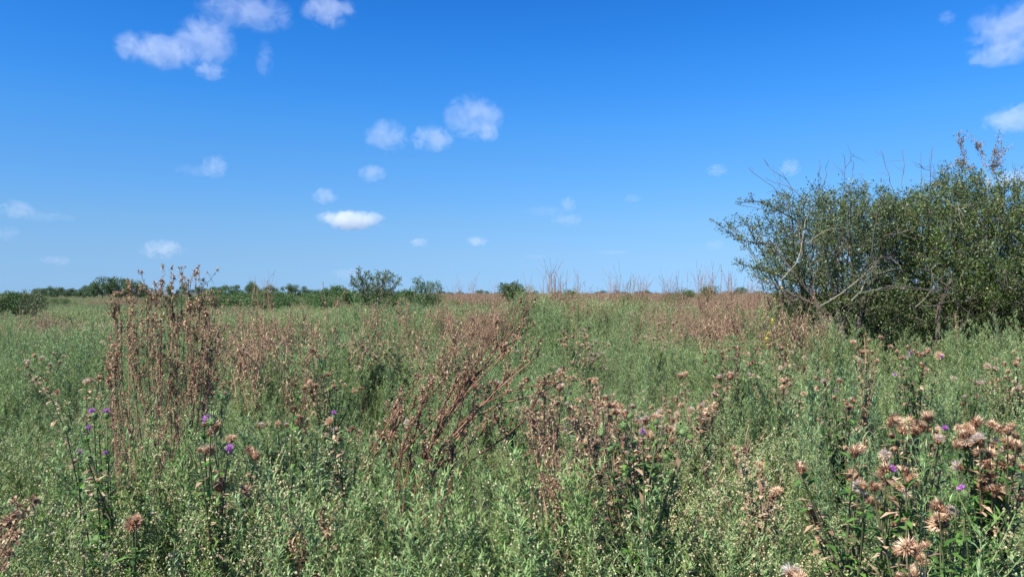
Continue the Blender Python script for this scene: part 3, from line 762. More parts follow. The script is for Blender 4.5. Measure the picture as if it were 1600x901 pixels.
for a in [(435, 497, 1.15, 3, .8, .8, "right of the brown weeds beside the tall dead clump"), (540, 500, 1.1, 6, 1.4, 1.2, "in front of the airy open shrub"), (690, 480, 1.1, 3, 2, 2.0, "far off right of the feathery shrub"), (990, 525, 1.05, 4, .7, .6, "round the dark weed spire"),
          (1070, 515, 1.05, 7, .5, .7, "massed between dark spire and reaching shrub limb"), (1135, 490, 1.12, 6, .45, .7, "bunched behind the flat topped thistle"), (970, 500, 1.05, 4, .9, .8, "beyond the dark weed spire"), (1240, 600, .95, 2, .5, .4, "right of the flat topped thistle"),
          (610, 545, 1.0, 4, .9, .9, "behind the leaning dead stalks, on their left"), (660, 530, 1.0, 3, 1, 1, "just behind the tips of the leaning stalks"), (780, 530, 1.0, 2, .6, .8, "under the tips of the leaning stalks"), (1510, 575, 1.0, 3, .5, .4, "beside the drooping feathery weed by the shrub"),
          (40, 530, 1.0, 3, 1, 1, "near the left edge behind the rusty white one"), (250, 560, .9, 2, .8, .6, "behind the tall dead clump"), (860, 600, .95, 2, .4, .4, "left of the orange and white one"), (1000, 640, .95, 2, .3, .3, "behind the spiny budded thistle"), (900, 655, .9, 1, .25, .25, "over the collapsed dead thistle"),
          (1040, 620, .95, 2, .3, .3, "right behind the spiny budded thistle"), (820, 560, 1.0, 2, .5, .6, "right of the leaning tips"), (1030, 480, 1.15, 6, 1.6, 2.0, "scattered under the stalk tufts"), (900, 500, 1.1, 5, .9, 1.1, "right of the dead weeds behind the leaning tips"), (1190, 540, 1.05, 3, .4, .5, "between the flat topped thistle and the big shrub"), (570, 640, .9, 2, .25, .3, "left of the leaning stalks near the pale one"), (850, 720, .8, 1, .2, .2, "low in front of the collapsed dead thistle")]:
    cluster(*a)
for j, (x, y, lb) in enumerate(spots):
    z = float(ground_z(x, y)); s = rng.uniform(.85, 1.08); p = pro[j % 4]
    if j < 4: p.location = (x, y, z); p.rotation_euler[2] = rng.random() * 6.3; p["label"] = lb
    else: copy_thing(p, (x, y, z), rng.random() * 6.3, s, lb)
print("thistles", len(spots), round(time.time() - T0, 1))

# dead plants with many twigs, standing above the weeds
dpro = []
for k in range(5):
    root = empty("dead_thistle", (0, 0, 0), DEADL, "dead plant", DEADG)
    g = G()
    for j in range(6): dead_weed(g, rng.uniform(1.0, 1.3), 12, .16, (rng.normal(0, .10), rng.normal(0, .10)), 1, 1.5, 3, 8)
    g.build("stalks", [M['dry_stem']] * 5 + [M['dry_leaf']], root, kind="stuff")
    dpro.append(root)
spots = []
for a in [(415, 535, 1.1, 4, .5, .9, "standing brown right of the tall dead clump"), (455, 520, 1.1, 7, .6, 1.0, "in the brown patch left of the orange headed one"), (690, 490, 1.2, 7, 1.0, 1.5, "in the brown mass beyond the leaning stalks"), (735, 500, 1.15, 6, .6, .9, "in the dense red brown heap beyond the leaning stalks"),
          (845, 488, 1.2, 11, 1.0, 1.6, "behind the tips of the leaning stalks"), (800, 505, 1.1, 5, .5, .6, "just left of the leaning tips"), (1185, 500, 1.25, 10, .5, .9, "at the left foot of the big shrub"), (1100, 485, 1.1, 5, 1.2, 1.6, "beyond the massed tan thistles"), (980, 485, 1.1, 5, 2, 2, "far behind the dark weed spire"),
          (640, 490, 1.1, 4, 1.0, 1.0, "below the feathery shrub"), (650, 560, 1.0, 3, .5, .5, "left of the leaning stalks"), (1215, 480, 1.2, 6, .7, 1.4, "behind the big shrub foot"), (330, 500, 1.1, 3, .8, .8, "far off behind the tall dead clump"), (580, 480, 1.1, 4, 1.5, 1.5, "under the airy open shrub")]:
    cluster(*a, "dead brown weed")
for j, (x, y, lb) in enumerate(spots):
    z = float(ground_z(x, y)); p = dpro[j % 5]; s = rng.uniform(.85, 1.12)
    if j < 5: p.location = (x, y, z); p["label"] = lb
    else: copy_thing(p, (x, y, z), rng.random() * 6.3, s, lb)

# tufts of bare stalks that stand up against the sky
TUFT = [(868, 430, 24, 16, "tallest tuft of bare pale stalks breaking the horizon beyond the brown band", 18), (902, 437, 24, 5, "thin pair of pale stalks beside the tallest tuft on the horizon", 6),
        (958, 437, 26, 10, "tuft of pale dry stalks breaking the horizon in the middle of the brown band", 12), (986, 440, 26, 14, None, 12), (1005, 443, 27, 8, None, 8), (1045, 441, 27, 10, None, 10), (1063, 444, 27, 4, None, 5),
        (1093, 432, 24, 5, "narrow dry stalks on the horizon left of the branching brown tuft", 8), (1115, 427, 22, 9, "branching brown tuft on the horizon between two narrower ones", 10), (1141, 428, 22, 4, "narrow dry stalks on the horizon nearest to the big shrub", 8),
        (712, 443, 27, 5, None, 4), (736, 441, 27, 5, None, 5), (1168, 440, 22, 6, None, 6), (828, 447, 26, 8, None, 7), (775, 448, 28, 5, None, 5), (418, 443, 22, 5, None, 5), (405, 442, 22, 3, None, 4), (1180, 446, 20, 6, None, 8)]
for px, py, d, w, lb, n in TUFT:
    x = (px - 800) / F * d; top = EYE + (HY - py) / F * d
    root = empty("dry_stalk_tuft", (x, d, float(ground_z(x, d))), lb or "small tuft of dry stalks just breaking the horizon line", "dead plant", "tufts of dry stalks along the horizon")
    g = G(); ww = w / F * d
    for j in range(int(n * 1.3)): dead_weed(g, top * rng.uniform(.84, 1.04), 5, .05, (rng.normal(0, ww * .55), rng.normal(0, ww * .5)), 0, 1.7, 3, 4)
    g.build("stalks", [M['dry_stem']] * 5 + [M['dry_leaf']], root, kind="stuff")

# ------------------------------------------------------------------ tall dead clump, left, and leaning dead stalks, centre
def dead_stalk(pts, r0, r1, ntwig, twl, leafy, heads=True, root=None, up=.9, redness=0, low=.25, sm='dry_stem'):
    """one stalk with its twigs (own mesh) and the dry leaves and seed heads on it (child mesh)"""
    t = np.linspace(0, 1, 9); pts = np.array(pts, float)
    sp_ = np.linspace(0, 1, len(pts))
    P = np.column_stack([np.interp(t, sp_, pts[:, k]) for k in range(3)])
    P = P + np.concatenate([[[0, 0, 0]], rng.normal(0, .008, (8, 3))])
    P[1:-1] = (P[:-2] + 2 * P[1:-1] + P[2:]) / 4
    g, gl = G(), G()
    g.tube(P, np.linspace(r0, r1, 9), 5, 0, rng.random())
    ax = unit(P[-1] - P[0])
    n = leafy * 2
    gl.leaves(along(P, rng.uniform(low * .6, 1, n)), spiral(n, -1.2, .6), UP, rng.uniform(.015, .042, n), .008, 0, None, 'lance', .5)
    for k in range(ntwig):
        tb = low + (1 - low) * rng.random() ** .75; b0 = along(P, np.array([tb]))[0]
        dr = unit(ax * up + rng.normal(0, .42, 3)); bl = twl * rng.uniform(.4, 1.2) * (1.2 - .85 * tb)
        q = np.linspace(0, 1, 5)[:, None]
        bp = b0 + dr * q * bl + UP * q ** 2 * bl * .2 + np.concatenate([np.zeros((1, 3)), rng.normal(0, .005, (4, 3))])
        g.sticks(bp[:-1], bp[1:], r1 * 1.0, r1 * .7, 0)
        lf2 = int(leafy * 1.5)
        gl.leaves(along(bp, rng.uniform(.1, 1, lf2)), spiral(lf2, -1., 1.), UP, rng.uniform(.010, .026, lf2), .006, 0, None, 'tri2', .45)
        for _ in range(2):
            e0 = along(bp, np.array([rng.uniform(.4, .9)]))[0]; e1 = e0 + unit(dr + rng.normal(0, .5, 3)) * bl * .35
            g.sticks(e0[None], e1[None], r1 * .7, r1 * .5, 0)
            if heads and rng.random() < .7: gl.leaves(np.repeat(e1[None], 8, 0), spiral(8, -.3, 1.2), UP, .017, .008, 1)
        if heads: gl.leaves(np.repeat(bp[-1:], 10, 0), spiral(10, -.3, 1.2), UP, .02, .009, 1)
    if heads: gl.leaves(np.repeat(P[-1:], 14, 0), spiral(14, -.3, 1.2), UP, .024, .010, 1)
    so = g.build("stalk", [M[sm]], root)
    gl.build("dry_leaves", [M['rust' if redness > rng.random() else 'dry_leaf'], M['dry_leaf']], so, kind="stuff")
    return so

d = 4.0; bx = (262 - 800) / F * d
root = empty("dead_thistle_clump", (bx, d, 0), "tall brown dead thistle clump whose twigs rise above the horizon over far trees", "dead plant")
B0 = np.array([bx, d, 0])
tops = [(285,418),(297,428),(306,421),(240,436),(250,428),(228,436),(330,446),(334,455),(272,440),(313,428),(262,450),(200,455),(180,470),(215,462),(322,480),(340,500),(190,500),(170,520),(232,480),(290,470),(255,500),(305,510),(330,540),(210,520),(180,560),(275,480),(315,470),(235,455),(300,450),(205,500),(268,432),(322,520)]
for px, py in tops:
    T = at(px, py + 12, d + rng.normal(0, .13)) - B0
    side = -1 if px < 235 else (1 if px > 292 else 0)
    b = np.array([rng.normal(0, .05) - .05 * (side < 0) , rng.normal(0, .05), 0])
    m1 = b + np.array([T[0] * .25, T[1] * .4, T[2] * .4]); m2 = b * .3 + np.array([T[0] * .8, T[1] * .8, T[2] * .7])
    dead_stalk([b, m1, m2, T], .0046, .0014, 11, .24, 5, True, root, 1.3, .35, .42)
for px, py in [(185, 440), (160, 470), (158, 520)]:
    T = at(px + 20, py + 20, d + .2) - B0
    dead_stalk([[-.12, 0, 0], [T[0] * .7, 0, T[2] * .45], T], .004, .0018, 10, .25, 7, True, root, 1.5)

d = 3.5; bx = (640 - 800) / F * d
root = empty("leaning_dead_thistle", (bx, d, 0), "reddish brown dead thistle stalks leaning far over to one side across green weeds", "dead plant")
B0 = np.array([bx, d, 0])
LEAN = [[(636,760),(665,700),(710,620),(790,530),(835,468)], [(640,750),(690,670),(750,580),(835,508)], [(650,745),(700,690),(745,640),(820,560)], [(630,740),(650,680),(668,600),(712,535)], [(622,735),(640,660),(700,590)],
        [(660,740),(720,660),(800,600),(905,590)], [(690,745),(760,700),(822,660),(856,600)], [(570,730),(600,690),(650,630)], [(560,745),(590,680),(660,590)], [(700,740),(720,640),(735,560)], [(680,735),(740,640),(820,625),(880,592)],
        [(645,760),(680,680),(735,590),(780,500)], [(610,740),(612,680),(625,615)], [(655,750),(720,700),(790,655)], [(640,755),(700,650),(770,560),(815,470)], [(648,752),(690,660),(740,600),(800,545)], [(600,745),(640,690),(690,640),(720,590)], [(665,755),(700,700),(770,610),(840,560)]]
for ln in LEAN:
    dd = np.linspace(0, rng.normal(0, .25), len(ln))
    pts = [at(px, py, d + q) - B0 for (px, py), q in zip(ln, dd)]
    gx = pts[0] * [.9, .9, 0] + [-.05 + rng.normal(0, .06), rng.normal(0, .05), 0]
    so = dead_stalk([gx] + pts, .0056, .0024, 9, .15, 4, True, root, 2.6, .8, .18, 'red_stem')
# a pale snapped stalk reaching out over the green, and the low brown mass beside it
d = 3.2
root = empty("collapsed_dead_thistle", ((880 - 800) / F * d, d, 0), "collapsed brown dead thistle beside the leaning stalks, behind the spiny green one", "dead plant")
B0 = np.array(root.location)
for k in range(13):
    px, py = rng.normal(880, 45), rng.normal(650, 28)
    T = at(px, py, d + rng.normal(0, .2)) - B0
    dead_stalk([[rng.normal(0, .06), rng.normal(0, .06), 0], T * [.4, .5, .6], T], .005, .0018, 8, .16, 8, True, root, .8, .5)
d = 3.0
root = empty("fallen_dry_weed", ((480 - 800) / F * d, d, 0), "small pinkish brown withered weed low in the bright green near the viewer", "dead plant")
B0 = np.array(root.location)
for k in range(5):
    T = at(rng.normal(480, 22), rng.normal(800, 22), d - .2 + rng.normal(0, .15)) - B0
    dead_stalk([[0, 0, 0], T * [.5, .5, .6], T], .004, .0016, 6, .12, 6, True, root, .8, .3)
d = 2.35
root = empty("withered_weed", ((30 - 800) / F * d, d, 0), "rust coloured withered weed leaning low in fresh green beside small white flowers", "dead plant")
B0 = np.array(root.location)
for px, py in [(50, 775), (35, 790), (20, 800), (8, 812), (45, 800), (30, 830)]:
    T = at(px, py, d + rng.normal(0, .1)) - B0
    dead_stalk([[-.25, 0, 0], T * [.5, .5, .75] + [-.1, 0, 0], T], .003, .0012, 6, .09, 3, True, root, 1.2, 1.0)
print("dead", round(time.time() - T0, 1))

# ------------------------------------------------------------------ individually visible leafy weeds near the viewer
def named_weed(name, label, px, py, d, group=None, cat="weed", **kw):
    x = (px - 800) / F * d; h = EYE - (py - HY) / F * d
    root = empty(name, (x, d, float(ground_z(x, d))), label, cat, group)
    gs, gl = G(), G()
    def split(g, mats_s, mats_l): pass
    g = G()
    weed(g, h, **kw['w'])
    # stem faces and leaf faces become two parts
    for which, nm in (((0,), "stem"), ((1, 2), "leaves"), ((3,), "flowers")):
        q = G(); q.v = g.v; q.rnd = g.rnd; q.n = g.n
        q.polys = [(p, m) for p, m in g.polys if m in which]
        if not q.polys: continue
        V = np.concatenate(g.v); Rr = np.concatenate(g.rnd)
        used = np.unique(np.concatenate([p.ravel() for p, m in q.polys])); re = np.zeros(len(V), int); re[used] = np.arange(len(used))
        q.v = [V[used]]; q.rnd = [Rr[used]]; q.polys = [(re[p], m) for p, m in q.polys]
        q.build(nm, weed_mats(*kw['m']), root, **({} if nm == "stem" else {"kind": "stuff"}))
    root["tint"] = float(rng.uniform(0, .6))
    return root
FEA = dict(nleaf=190, L=.075, W=.007, nbr=14, brl=.16, brleaf=14, nbud=2, up=(.3, 1.1))
for px, py, d, lb in [(1520, 505, 6.5, "tall silvery feathery weed with drooping tip before the dark shrub"), (1497, 520, 6.3, "slightly shorter silvery feathery weed left of the drooping one"), (1560, 492, 6.8, "arching pale feathery weed tallest against the shrub"),
                      (1350, 575, 4.2, "blue green feathery weed among thistles in front of the shrub"), (1290, 600, 3.4, "upright blue green weed rising beside the leaning thistle"), (1365, 600, 3.8, "grey feathery weed between two thistles"),
                      (1425, 668, 2.3, "bright green narrow spire weed in the middle of the near thistles"), (1300, 690, 2.7, "dark blue green spire weed left of the near thistles"), (1050, 775, 2.2, "pale nodding weed with a hooked tip low in front"),
                      (125, 640, 3.1, "whitish green spire weed beside small purple blooms"), (372, 775, 2.7, "fresh green lance leaved weed standing in dark shade"), (1506, 868, 1.8, "small star topped green weed at the lower edge"),
                      (672, 545, 7, "grey weed spire behind the leaning stalks"), (968, 500, 9, "dark weed spire in the middle of the brown heads"), (1000, 560, 6, "blue green weed spire in open meadow"), (60, 500, 11, "dark bushy weed at the left in pale meadow"), (1240, 640, 3.3, "feathery weed with leaning top before bright green meadow")]:
    named_weed("feathery_weed", lb, px, py, d, "feathery weeds that stand out", w=FEA, m=('blue_leaf' if rng.random() < .5 else 'grey_leaf', 'grey_leaf'))
named_weed("yellow_flowering_weed", "weed with small yellow flowers at the left foot of the shrub", 1212, 455, 12.5, None, w=dict(nleaf=40, L=.09, W=.02, nbr=4, brl=.3, brleaf=6, nbud=1, budr=.018), m=('green_leaf', 'green_leaf', 'yellow'))
named_weed("yellow_flowering_weed", "lower weed with one or two yellow flowers under the shrub edge", 1200, 508, 11.0, None, w=dict(nleaf=40, L=.09, W=.02, nbr=6, brl=.2, brleaf=6, nbud=1, budr=.022), m=('green_leaf', 'green_leaf', 'yellow'))
LEAFY = dict(nleaf=220, L=.07, W=.010, nbr=9, brl=.24, brleaf=16, nbud=0, side_shoots=4, up=(0, .8))
for px, py, d, lb in [(610, 735, 3.1, "deep green leafy weed hiding the foot of the leaning stalks, on their outer side"), (650, 725, 3.2, "deep green leafy weed right in front of the foot of the leaning stalks"), (690, 715, 3.15, "fresh green lance leaved weed under the arch of the leaning stalks"),
                      (735, 700, 3.1, "bushy dark weed below the middle of the leaning stalks"), (775, 715, 3.0, "dark weed between the leaning stalks and the collapsed dead thistle"), (580, 755, 2.9, "low leafy weed between the pale thistle and the leaning stalks"),
                      (225, 700, 3.6, "leafy weed at the foot of the tall dead clump, on its left"), (262, 690, 3.7, "leafy weed hiding the middle of the tall dead clump's foot"), (300, 700, 3.6, "leafy weed at the foot of the tall dead clump, on its right"), (245, 725, 3.3, "low dark leafy weed nearest before the tall dead clump"),
                      (850, 735, 2.8, "leafy weed before the collapsed dead thistle"), (895, 745, 2.7, "dark leafy weed between the collapsed dead thistle and the spiny one"), (1560, 810, 2.2, "dark leafy weed under the broadest thistle"), (1510, 830, 2.1, "dark leafy weed between the broadest thistle and the low five headed one"),
                      (1440, 770, 2.4, "shaded leafy weed in the midst of the near thistles"), (330, 745, 2.7, "dark leafy weed shading the foot of the drooping thistle")]:
    named_weed("leafy_weed", lb, px, py, d, "leafy weeds that stand out near the viewer", w=LEAFY, m=('dark_leaf' if 'dark' in lb or 'deep' in lb or 'shade' in lb else 'green_leaf', 'green_leaf'))
for k, (px, py, lb) in enumerate([(150, 800, "cream headed weed low among green leaves, left of two others"), (175, 850, "cream headed weed with the densest pale flowers"), (255, 830, "cream and yellow budded weed beside dark shade"), (1110, 715, "cream flowered weed left in the pale patch beside the half dry thistle"),
                                   (1140, 735, "cream flowered weed in front of the half dry thistle"), (1120, 760, "lowest cream flowered weed of the pale patch"), (1590, 810, "pale cream flowered weed at the edge below the broadest thistle"), (50, 800, "weed with small round white flower heads at the edge"), (395, 845, "sparse cream flowered weed in fresh green")]):
    named_weed("cream_flowered_weed", lb, px, py, 2.4 if py > 770 else 2.7, "cream flowered weeds near the viewer", w=dict(nleaf=40, L=.06, W=.008, nbr=12, brl=.2, brleaf=10, nbud=9, budr=.005, bstart=.6), m=('grey_leaf', 'green_leaf', 'cream'))

# ------------------------------------------------------------------ woody shrubs by space colonisation
def colonise(attr, base_pts, step=.12, infl=.9, kill=.2, iters=140, seed=1):
    kids = {}
    r = np.random.default_rng(seed)
    nodes = [np.array(p, float) for p in base_pts]; par = [-1] + list(range(len(base_pts) - 1))
    A = attr.copy(); nd = np.full(len(A), 1e9); ni = np.zeros(len(A), int)
    def upd(i0):
        nonlocal nd, ni
        for i in range(i0, len(nodes)):
            dd = np.linalg.norm(A - nodes[i], axis=1); m = dd < nd; nd[m] = dd[m]; ni[m] = i
    upd(0)
    for it in range(iters):
        act = nd < infl
        if not act.any():
            act = nd < nd.min() + .2
            if not len(A): break
        d_ = unit(A[act] - np.array(nodes)[ni[act]]); who = ni[act]; n0 = len(nodes)
        for w in np.unique(who):
            kids[w] = kids.get(w, 0) + 1
            if kids[w] > 3:
                nd[ni == w] = -1; continue
            v = unit(d_[who == w].sum(0) + r.normal(0, .45, 3)); nodes.append(nodes[w] + v * step); par.append(w)
        upd(n0); k = nd > kill
        A, nd, ni = A[k], nd[k], ni[k]
        if len(A) < 8 or len(nodes) > 7000: break
    return np.array(nodes), np.array(par)

def shrub(name, label, base, blobs, natt, leaf_mats, dens=9, L=.045, W=.014, step=.12, infl2=0, cat="shrub", trunkr=.05, upright=.0, seed=1, stems=3, maxchild=3, parts=True, infl=.9, kill=.2):
    base = np.array(base, float); r = np.random.default_rng(seed)
    att = []
    vol = np.array([b[3] * b[4] * b[5] for b in blobs]); vol = vol / vol.sum()
    for b, v in zip(blobs, vol):
        n = max(20, int(natt * v)); p = unit(r.normal(size=(n, 3))) * (r.random((n, 1)) ** .4) * (.72 + .45 * r.random((n, 1)))
        att.append(np.array(b[:3]) + p * np.array(b[3:6]))
    att = np.concatenate(att) - base; att = att[att[:, 2] > .25]
    root = empty(name, base, label, cat)
    chunks = []; off = r.random() * 6
    for s in range(stems):
        a = s * 2 * math.pi / stems + off
        ax = np.median(att, 0)
        w = np.argsort(r.random(len(att)))[:len(att)]
        ang = np.arctan2(att[:, 1] - ax[1] * .3, att[:, 0] - ax[0] * .3)
        sel = np.floor(((ang + math.pi + off) % (2 * math.pi)) / (2 * math.pi) * stems).astype(int) == s
        sub = att[sel] if stems > 1 else att
        if len(sub) < 10: continue
        c = sub.mean(0); h0 = min(.5, sub[:, 2].min() + .3)
        b0 = np.array([math.cos(a) * .15, math.sin(a) * .15, -.05])
        trunk = [b0 + np.array([c[0] * .25 * q, c[1] * .25 * q, h0 * q * 1.2]) for q in np.linspace(0, 1, 6)]
        nodes, par = colonise(sub, trunk, step, infl, kill, 140, seed + s)
        chunks.append((nodes, par))
    leafg = G(); woodn = 0
    for nodes, par in chunks:
        n = len(nodes); load = np.ones(n)
        for i in range(n - 1, 0, -1):
            load[par[i]] += load[i]
        rad = .0035 + trunkr * np.sqrt(load / load.max())
        A, B = nodes[par[1:]], nodes[1:]
        ra, rb = rad[par[1:]], rad[1:]
        ra = np.minimum(ra, rb * 1.6)
        big = rad[1:] > .012
        # trunk with its limbs, and the fine twigs
        gt = G(); gt.sticks(A[big], B[big] + (B - A)[big] * .08, ra[big], rb[big] * .97, 0)
        gt.build("trunk", [M['bark']], root, smooth=True)
        gw = G(); s_ = ~big; gw.sticks(A[s_], B[s_], ra[s_], rb[s_], 0)
        gw.build("twigs", [M['bark']], root, kind="stuff")
        thin = np.nonzero(rad < .014)[0]; thin = thin[thin > 5]
        m = len(thin); k = dens
        dirs = unit(nodes[thin] - nodes[par[thin]])
        P = np.repeat(nodes[thin], k, 0) - np.repeat(dirs, k, 0) * r.random((m * k, 1)) * step + r.normal(0, .045 if dens > 12 else .02, (m * k, 3))
        # short leafy shoots: leaves lie along random twiglets
        sh = unit(np.repeat(dirs, k, 0) * .7 + r.normal(0, .6, (m * k, 3)) + UP * .25)
        lenf = np.repeat(r.random(m) > (.30 if dens > 12 else .15), k)
        P = P[lenf] + sh[lenf] * r.random((lenf.sum(), 1)) * step * .9; D = unit(sh[lenf] + r.normal(0, .45, (lenf.sum(), 3)) + UP * .2)
        clr = np.clip(np.repeat(r.random(m), k)[lenf] * .6 + r.random(lenf.sum()) * .5 - .05, 0, 1)
        leafg.leaves(P, D, r.normal(size=D.shape), L * r.uniform(.6, 1.3, len(P)), W * r.uniform(.7, 1.3, len(P)), 0, clr, 'tri2', .1)
        # which leaves take the second colour
    print(name, [len(c[0]) for c in chunks], leafg.n // 4)
    fo = leafg.build("foliage", leaf_mats, root, kind="stuff")
    if len(leaf_mats) > 1:
        me = fo.data; npol = len(me.polygons); half = npol // 2
        mi = (r.random(half) < .35).astype(np.int32); me.polygons.foreach_set("material_index", np.concatenate([mi, mi])[:npol] if npol % 2 == 0 else np.zeros(npol, np.int32))
    return root, chunks

def blob(px, py, rx, ry, d, rz, dy=0):
    c = at(px, py, d); k = d / F
    return (c[0], c[1] + dy, c[2], rx * k, rz, ry * k)

D1 = 14.0
big_left, ch1 = shrub("spreading_shrub", "large dark green shrub with grey bare limbs reaching out over brown weeds", (at(1310, 0, D1)[0], D1, 0),
    [blob(1275, 400, 85, 85, D1, 1.2), blob(1175, 352, 52, 18, D1, .35), blob(1205, 420, 50, 26, D1, .4, -.3), blob(1330, 345, 90, 60, D1, 1.2), blob(1310, 460, 90, 65, D1, 1.4), blob(1235, 315, 45, 25, D1, .5), blob(1370, 500, 80, 50, D1, 1.2), blob(1240, 500, 45, 45, D1, .9)],
    12000, [M['shrub_leaf'], M['shrub_leaf_y']], 27, .052, .018, .10, trunkr=.055, seed=3, stems=4, infl=.8, kill=.15)
big_right, ch2 = shrub("dense_shrub", "broad dense yellowish green shrub, its top twigs sticking up into the sky", (at(1500, 0, D1)[0], D1 + .4, 0),
    [blob(1425, 370, 75, 75, D1, 1.2), blob(1500, 345, 80, 75, D1 + .3, 1.4), blob(1575, 345, 70, 70, D1, 1.3), blob(1480, 440, 120, 80, D1, 1.5), blob(1580, 450, 100, 90, D1, 1.5), blob(1490, 280, 30, 30, D1, .4), blob(1590, 300, 25, 25, D1, .4)],
    17000, [M['shrub_leaf_y'], M['shrub_leaf']], 33, .052, .019, .10, trunkr=.05, seed=8, stems=5, infl=.8, kill=.15)
shrub("outer_shrub", "green shrub continuing the thicket beyond the dense one", (at(1720, 0, D1)[0], D1 + .3, 0),
    [blob(1690, 370, 90, 90, D1, 1.3), blob(1700, 460, 110, 80, D1, 1.4), blob(1800, 420, 80, 90, D1, 1.2)], 8000, [M['shrub_leaf_y'], M['shrub_leaf']], 14, .05, .016, .10, trunkr=.05, seed=15, stems=3, infl=.8, kill=.15)

# bare limbs and long thin shoots of the shrubs
def bare(root, name, pts, r0, r1, mat='pale_bark', twigs=4, leaf=None):
    B = np.array(root.location); t = np.linspace(0, 1, 10); pts = np.array(pts) - B
    s_ = np.linspace(0, 1, len(pts)); P = np.column_stack([np.interp(t, s_, pts[:, k]) for k in range(3)])
    P[1:-1] += rng.normal(0, .035, (8, 3)); P[1:-1] = (P[:-2] + 2 * P[1:-1] + P[2:]) / 4
    g = G(); g.tube(P, np.linspace(r0, r1, 10), 5, 0, rng.random())
    for k in range(twigs):
        b0 = along(P, np.array([rng.uniform(.3, .95)]))[0]; v = unit(P[-1] - P[0] + rng.normal(0, 1.0, 3)); l = rng.uniform(.1, .4)
        g.sticks([b0, b0 + v * l * .5], [b0 + v * l * .5, b0 + v * l + rng.normal(0, .04, 3)], [r1, r1 * .8], [r1 * .8, r1 * .6], 0)
        if leaf:
            n = 26; q = rng.random((n, 1)); g.leaves(b0 + v * l * q + rng.normal(0, .02, (n, 3)), rng.normal(size=(n, 3)) + UP * .3, rng.normal(size=(n, 3)), .045, .018, 1)
    if leaf:
        n = 70; g.leaves(along(P, rng.uniform(.45, 1, n)) + rng.normal(0, .03, (n, 3)), rng.normal(size=(n, 3)) + UP * .3, rng.normal(size=(n, 3)), .045, .018, 1)
    return g.build(name, [M[mat]] + ([M[leaf]] if leaf else []), root)
df = D1 - 1.5
FR = [([(1281,478),(1330,445),(1375,405),(1382,400)], .014, .006), ([(1375,402),(1395,402),(1410,425),(1418,445)], .011, .004), ([(1385,447),(1440,449),(1500,452),(1520,458)], .011, .004), ([(1340,458),(1375,455),(1390,448)], .008, .004), ([(1430,480),(1455,455),(1470,433)], .010, .005),
      ([(1440,478),(1490,468),(1530,480)], .010, .005), ([(1220,438),(1250,400),(1262,345),(1270,320)], .010, .004), ([(1200,350),(1240,370),(1300,395)], .009, .004), ([(1300,400),(1340,380),(1390,395),(1410,440)], .008, .004), ([(1330,470),(1360,430),(1400,420)], .007, .004),
      ([(1380,370),(1430,358)], .007, .004), ([(1470,330),(1490,350),(1510,365)], .008, .004), ([(1500,440),(1520,400),(1530,370)], .008, .004), ([(1585,400),(1588,440),(1600,470)], .010, .005), ([(1310,520),(1330,480),(1360,470)], .009, .005), ([(1260,380),(1300,350),(1345,372),(1380,420)], .008, .004)]
for q, (ln, a, b) in enumerate(FR):
    dd = df + rng.normal(0, .25)
    bare(big_left if ln[0][0] < 1400 else big_right, "bare_branch", [at(px, py, dd + .3 * k + rng.normal(0, .15)) for k, (px, py) in enumerate(ln)], a * .8, b * .8, 'pale_bark' if q % 3 == 0 else 'grey_wood', 6)
for ln in [[(1335,330),(1333,300),(1334,252)], [(1318,320),(1319,262),(1317,240)], [(1322,262),(1335,243)], [(1397,300),(1388,270),(1376,235)], [(1410,290),(1411,234)], [(1440,330),(1440,238)], [(1459,330),(1457,270),(1458,230)], [(1475,305),(1460,275),(1458,268)], [(1453,265),(1430,256)], [(1279,300),(1281,250)],
           [(1230,320),(1205,290),(1170,262)], [(1245,300),(1225,272),(1195,250)], [(1250,320),(1200,330),(1148,318)], [(1262,330),(1240,290),(1196,278)], [(1570,300),(1590,270),(1600,262)], [(1180,400),(1165,370),(1133,345)], [(1587,300),(1587,262)], [(1349,300),(1349,270)], [(1287,310),(1290,262)]]:
    dd = D1 + rng.normal(0, .3)
    bare(big_left if ln[0][0] < 1400 else big_right, "bare_shoot", [at(px, py, dd) for px, py in ln], .006, .0035, 'bark', 3)
for ln in [[(1545,300),(1537,270),(1533,240),(1526,225)], [(1545,300),(1520,270),(1505,235),(1497,210)], [(1545,290),(1558,260),(1566,215)], [(1540,280),(1510,262),(1495,250)], [(1548,285),(1552,262),(1552,235)], [(1500,310),(1480,290),(1478,262)]]:
    bare(big_right, "withered_branch", [at(px, py, D1 + .3) for px, py in ln], .008, .004, 'pale_bark', 5, 'brown_leaf')
for ln in [[(1310,545),(1285,480),(1240,425),(1200,372)], [(1322,540),(1300,450),(1318,370)], [(1335,540),(1352,455),(1400,395)], [(1300,540),(1270,470),(1262,400)], [(1312,540),(1300,490),(1240,455),(1190,440)], [(1460,545),(1470,470),(1500,400)], [(1560,545),(1550,480),(1580,400)]]:
    bare(big_left if ln[0][0] < 1400 else big_right, "main_limb", [at(px, py, D1 - .9 + .12 * k) for k, (px, py) in enumerate(ln)], .045, .012, 'bark', 6)
for ln in [[(1250,400),(1200,380),(1150,372),(1108,341)], [(1250,440),(1210,425),(1165,415),(1148,405)], [(1250,350),(1200,318),(1150,315)]]:
    bare(big_left, "reaching_limb", [at(px, py, D1) for px, py in ln], .018, .005, 'bark', 7, 'shrub_leaf')
